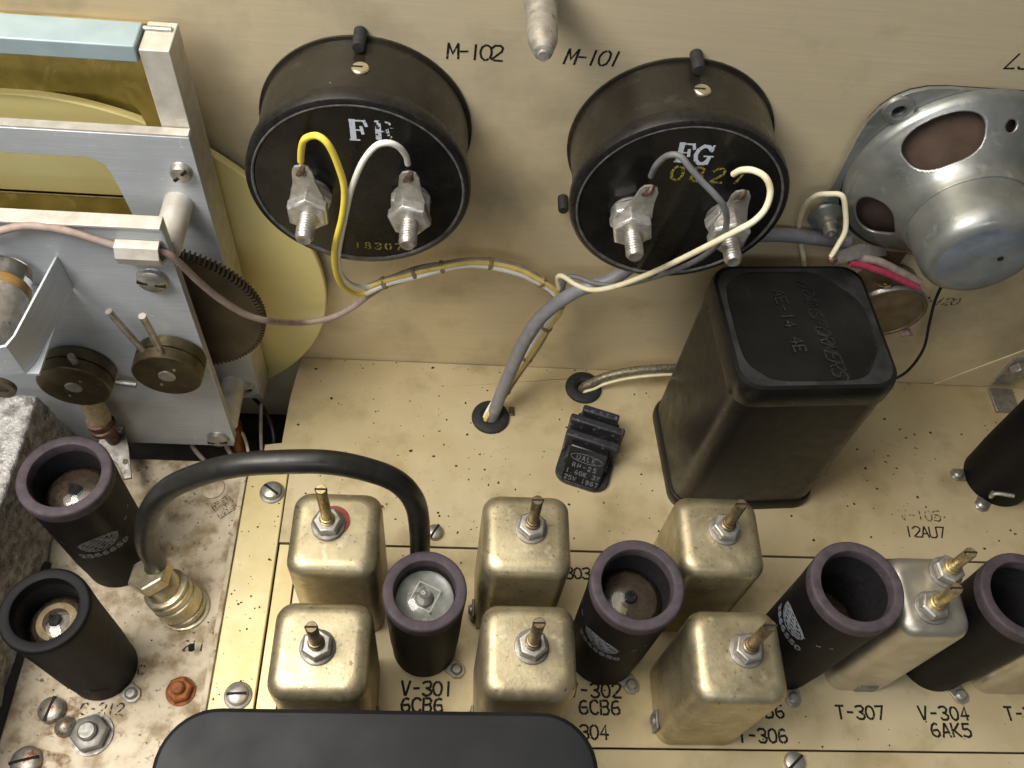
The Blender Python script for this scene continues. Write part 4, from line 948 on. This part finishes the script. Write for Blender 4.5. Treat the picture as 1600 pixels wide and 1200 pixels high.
gl = M(tk).lathe([(.05, -7.6), (3.5, -7.3), (5.6, -6), (6.3, -3.5), (6.4, .1)], c=(-119.6, 155.6, 102.6), ax=CA, n=40, cap=False).build('glass_end', 'glass')
M(tk).lathe([(2.4, -6.4), (2.4, 0)], c=(-119.6, 155.6, 102.6), ax=CA, n=20).build('glass_core', 'steeld', gl)
M(tk).lathe([(4.2, 0), (4.2, 1.4), (2.6, 1.5), (2.6, .4)], c=(-119.0, 133, 88.6), ax=CA, n=24).build('mounting_ring', 'gear')
sp2 = thing('spacer_post', 'tan post with a reddish solder lug under the left brass hub', 'post', (-121, 158, 0))
M(sp2).lathe([(3.6, 0), (3.6, 13)], c=(-116.6, 159.0, 29), ax=(0, 0, 1), n=24).build('post_body', 'mica')
M(sp2).lathe([(2.5, -20), (2.5, 0), (4.6, 0), (4.6, 2.2), (3.9, 2.6), (3.9, 6)], c=(-117.0, 158.8, 23), ax=(-.05, -.1, 1), n=20).build('solder_collar', 'copper')
M(sp2).plate([(-5, -4), (3, -10), (6, -15), (8.5, -14.5), (6, -4), (3, 4), (-3, 5)], [circ(5.6, -9, .8, 10)], (-117, 161, 14), (1, 0, 0), (0, 1, .3), (0, 0, -.7)).build('lug_plate', 'steeld', bevel=.2)

# ================================================================== rough cast block at the left edge
cb_ = thing('cast_block', 'rough grey cast metal block along the left edge', 'casting', (-150, 110, 0))
nx, ny, nz = 16, 46, 16
def cast_pt(u, v, w):
    x = lerp(-205, -133.0 + 1.5 * w, u); y = lerp(30, 166 - 8 * w, v); z = 44 * w
    return x, y, z
vs, fs = [], []
idx = {}
def vid(p):
    k = tuple(round(c, 4) for c in p)
    if k not in idx:
        d = noise.noise(Vector(p) * .22) * .9 + noise.noise(Vector(p) * .7) * .45
        nn = Vector((1 if p[0] > -140 else 0, 0, 1 if p[2] > 40 else 0))
        q = Vector(p) + (nn.normalized() * d if nn.length else Vector((0, 0, 0)))
        idx[k] = len(vs); vs.append(q)
    return idx[k]
def sheet(f, a, b):
    for i in range(a):
        for j in range(b):
            fs.append(tuple(vid(f(*q)) for q in ((i / a, j / b), ((i + 1) / a, j / b), ((i + 1) / a, (j + 1) / b), (i / a, (j + 1) / b))))
sheet(lambda a, b: cast_pt(a, b, 1), 30, 70)
sheet(lambda a, b: cast_pt(1, b, a), 22, 70)
sheet(lambda a, b: cast_pt(a, 1, b), 30, 22)
sheet(lambda a, b: cast_pt(a, 0, b), 30, 22)
sheet(lambda a, b: cast_pt(0, b, a), 22, 70)
M(cb_).add(vs, fs).build('casting', 'cast', bevel=1.6, seg=3, smooth=50)
gk = M(cb_).tube([(-133.2, 20, .6), (-133.2, 118, .6)], 2.2, 10, k=1).build('edge_strip', 'rubber')

# ================================================================== loose wires in the gap under the dial drive
for i, (lb, m_, r, pts) in enumerate((
    ('thin violet grey wire standing in the dark gap beside the deck', 'wire_b', .7, [(-71.5, 186, -2), (-70.5, 176, -4), (-70, 166, -12), (-72, 158, -25)]),
    ('dark wire bowing through the gap beside the deck corner', 'wire_k', .8, [(-76, 192, -8), (-70, 184, -4), (-65.5, 174, -5), (-66, 165, -14), (-70, 158, -26)]),
    ('beige wire emerging under the dial front plate', 'wire_b', .9, [(-97, 172, -12), (-93, 166, -6), (-88, 161, -6), (-82, 157, -14)]),
    ('pink wire under the dial front plate', 'wire_p', .9, [(-86, 176, -14), (-82, 168, -5), (-77, 161, -6), (-72, 156, -16)]),
    ('pale wire curling in the gap near the rear plate', 'wire_c', .6, [(-83, 182, -16), (-78, 176, -8), (-74.5, 168, -6), (-73, 160, -14)]),
    ('dark red component lead under the plate corner', 'rust', 2.2, [(-82, 182, -10), (-79, 172, -9), (-78, 163, -14)]))):
    wire('loose_wire', lb, 'wire', pts, r, m_, 'loose wires in the dark gap')

# ================================================================== grit lying on the decks
m = M()
def chip(x, y, z, s):
    a = random.uniform(0, 6.28); n_ = random.choice((3, 4, 5))
    base = [(x + s * random.uniform(.5, 1.2) * math.cos(a + i * 6.283 / n_) * random.uniform(.6, 1.2), y + s * random.uniform(.4, 1) * math.sin(a + i * 6.283 / n_), z) for i in range(n_)]
    b = len(m.v)
    m.v += base + [(x + random.uniform(-.2, .2) * s, y + random.uniform(-.2, .2) * s, z + s * random.uniform(.25, .6))]
    m.f += [(b + i, b + (i + 1) % n_, b + n_) for i in range(n_)]
for _ in range(1100):
    x, y = random.uniform(-56, 250), random.uniform(130, 206)
    w_ = .25 + math.exp(-((x - 5) / 38) ** 2 - ((y - 150) / 22) ** 2) + .8 * math.exp(-((x - 170) / 25) ** 2 - ((y - 165) / 20) ** 2)
    if random.random() < w_: chip(x, y, 0, random.choice((.2, .25, .3, .3, .4, .5, .7, .9)))
for _ in range(380):
    x, y = random.uniform(-49, 230), random.uniform(62, 127)
    if random.random() < .7: chip(x, y, -.25, random.choice((.2, .3, .35, .5)))
for _ in range(60):
    chip(random.uniform(-70, -58), random.uniform(72, 158), .5, random.choice((.2, .3, .4, .6)))
for _ in range(200):
    chip(random.uniform(-128, -73), random.uniform(60, 158), -.1, random.choice((.2, .25, .35, .5)))
for px_ in range(70):
    chip(random.uniform(-52, 200), random.uniform(203, 207), 0, random.choice((.2, .3, .5)))
m.build('grit', 'grit', smooth=0, kind='stuff')
t = thing('brown_flake', 'reddish brown flake lying beside the front grommet', 'flake', (25.5, 186, 0))
M(t).box(24.4, 26.6, 183.6, 187.4, .05, .9).build('flake', 'copper', bevel=.3)
t = thing('paint_flake', 'orange brown flake on the deck behind the first can', 'flake', (-15, 146, 0))
M(t).box(-15.2, -14.2, 145, 148, .05, .7).build('flake', 'rust', bevel=.2)
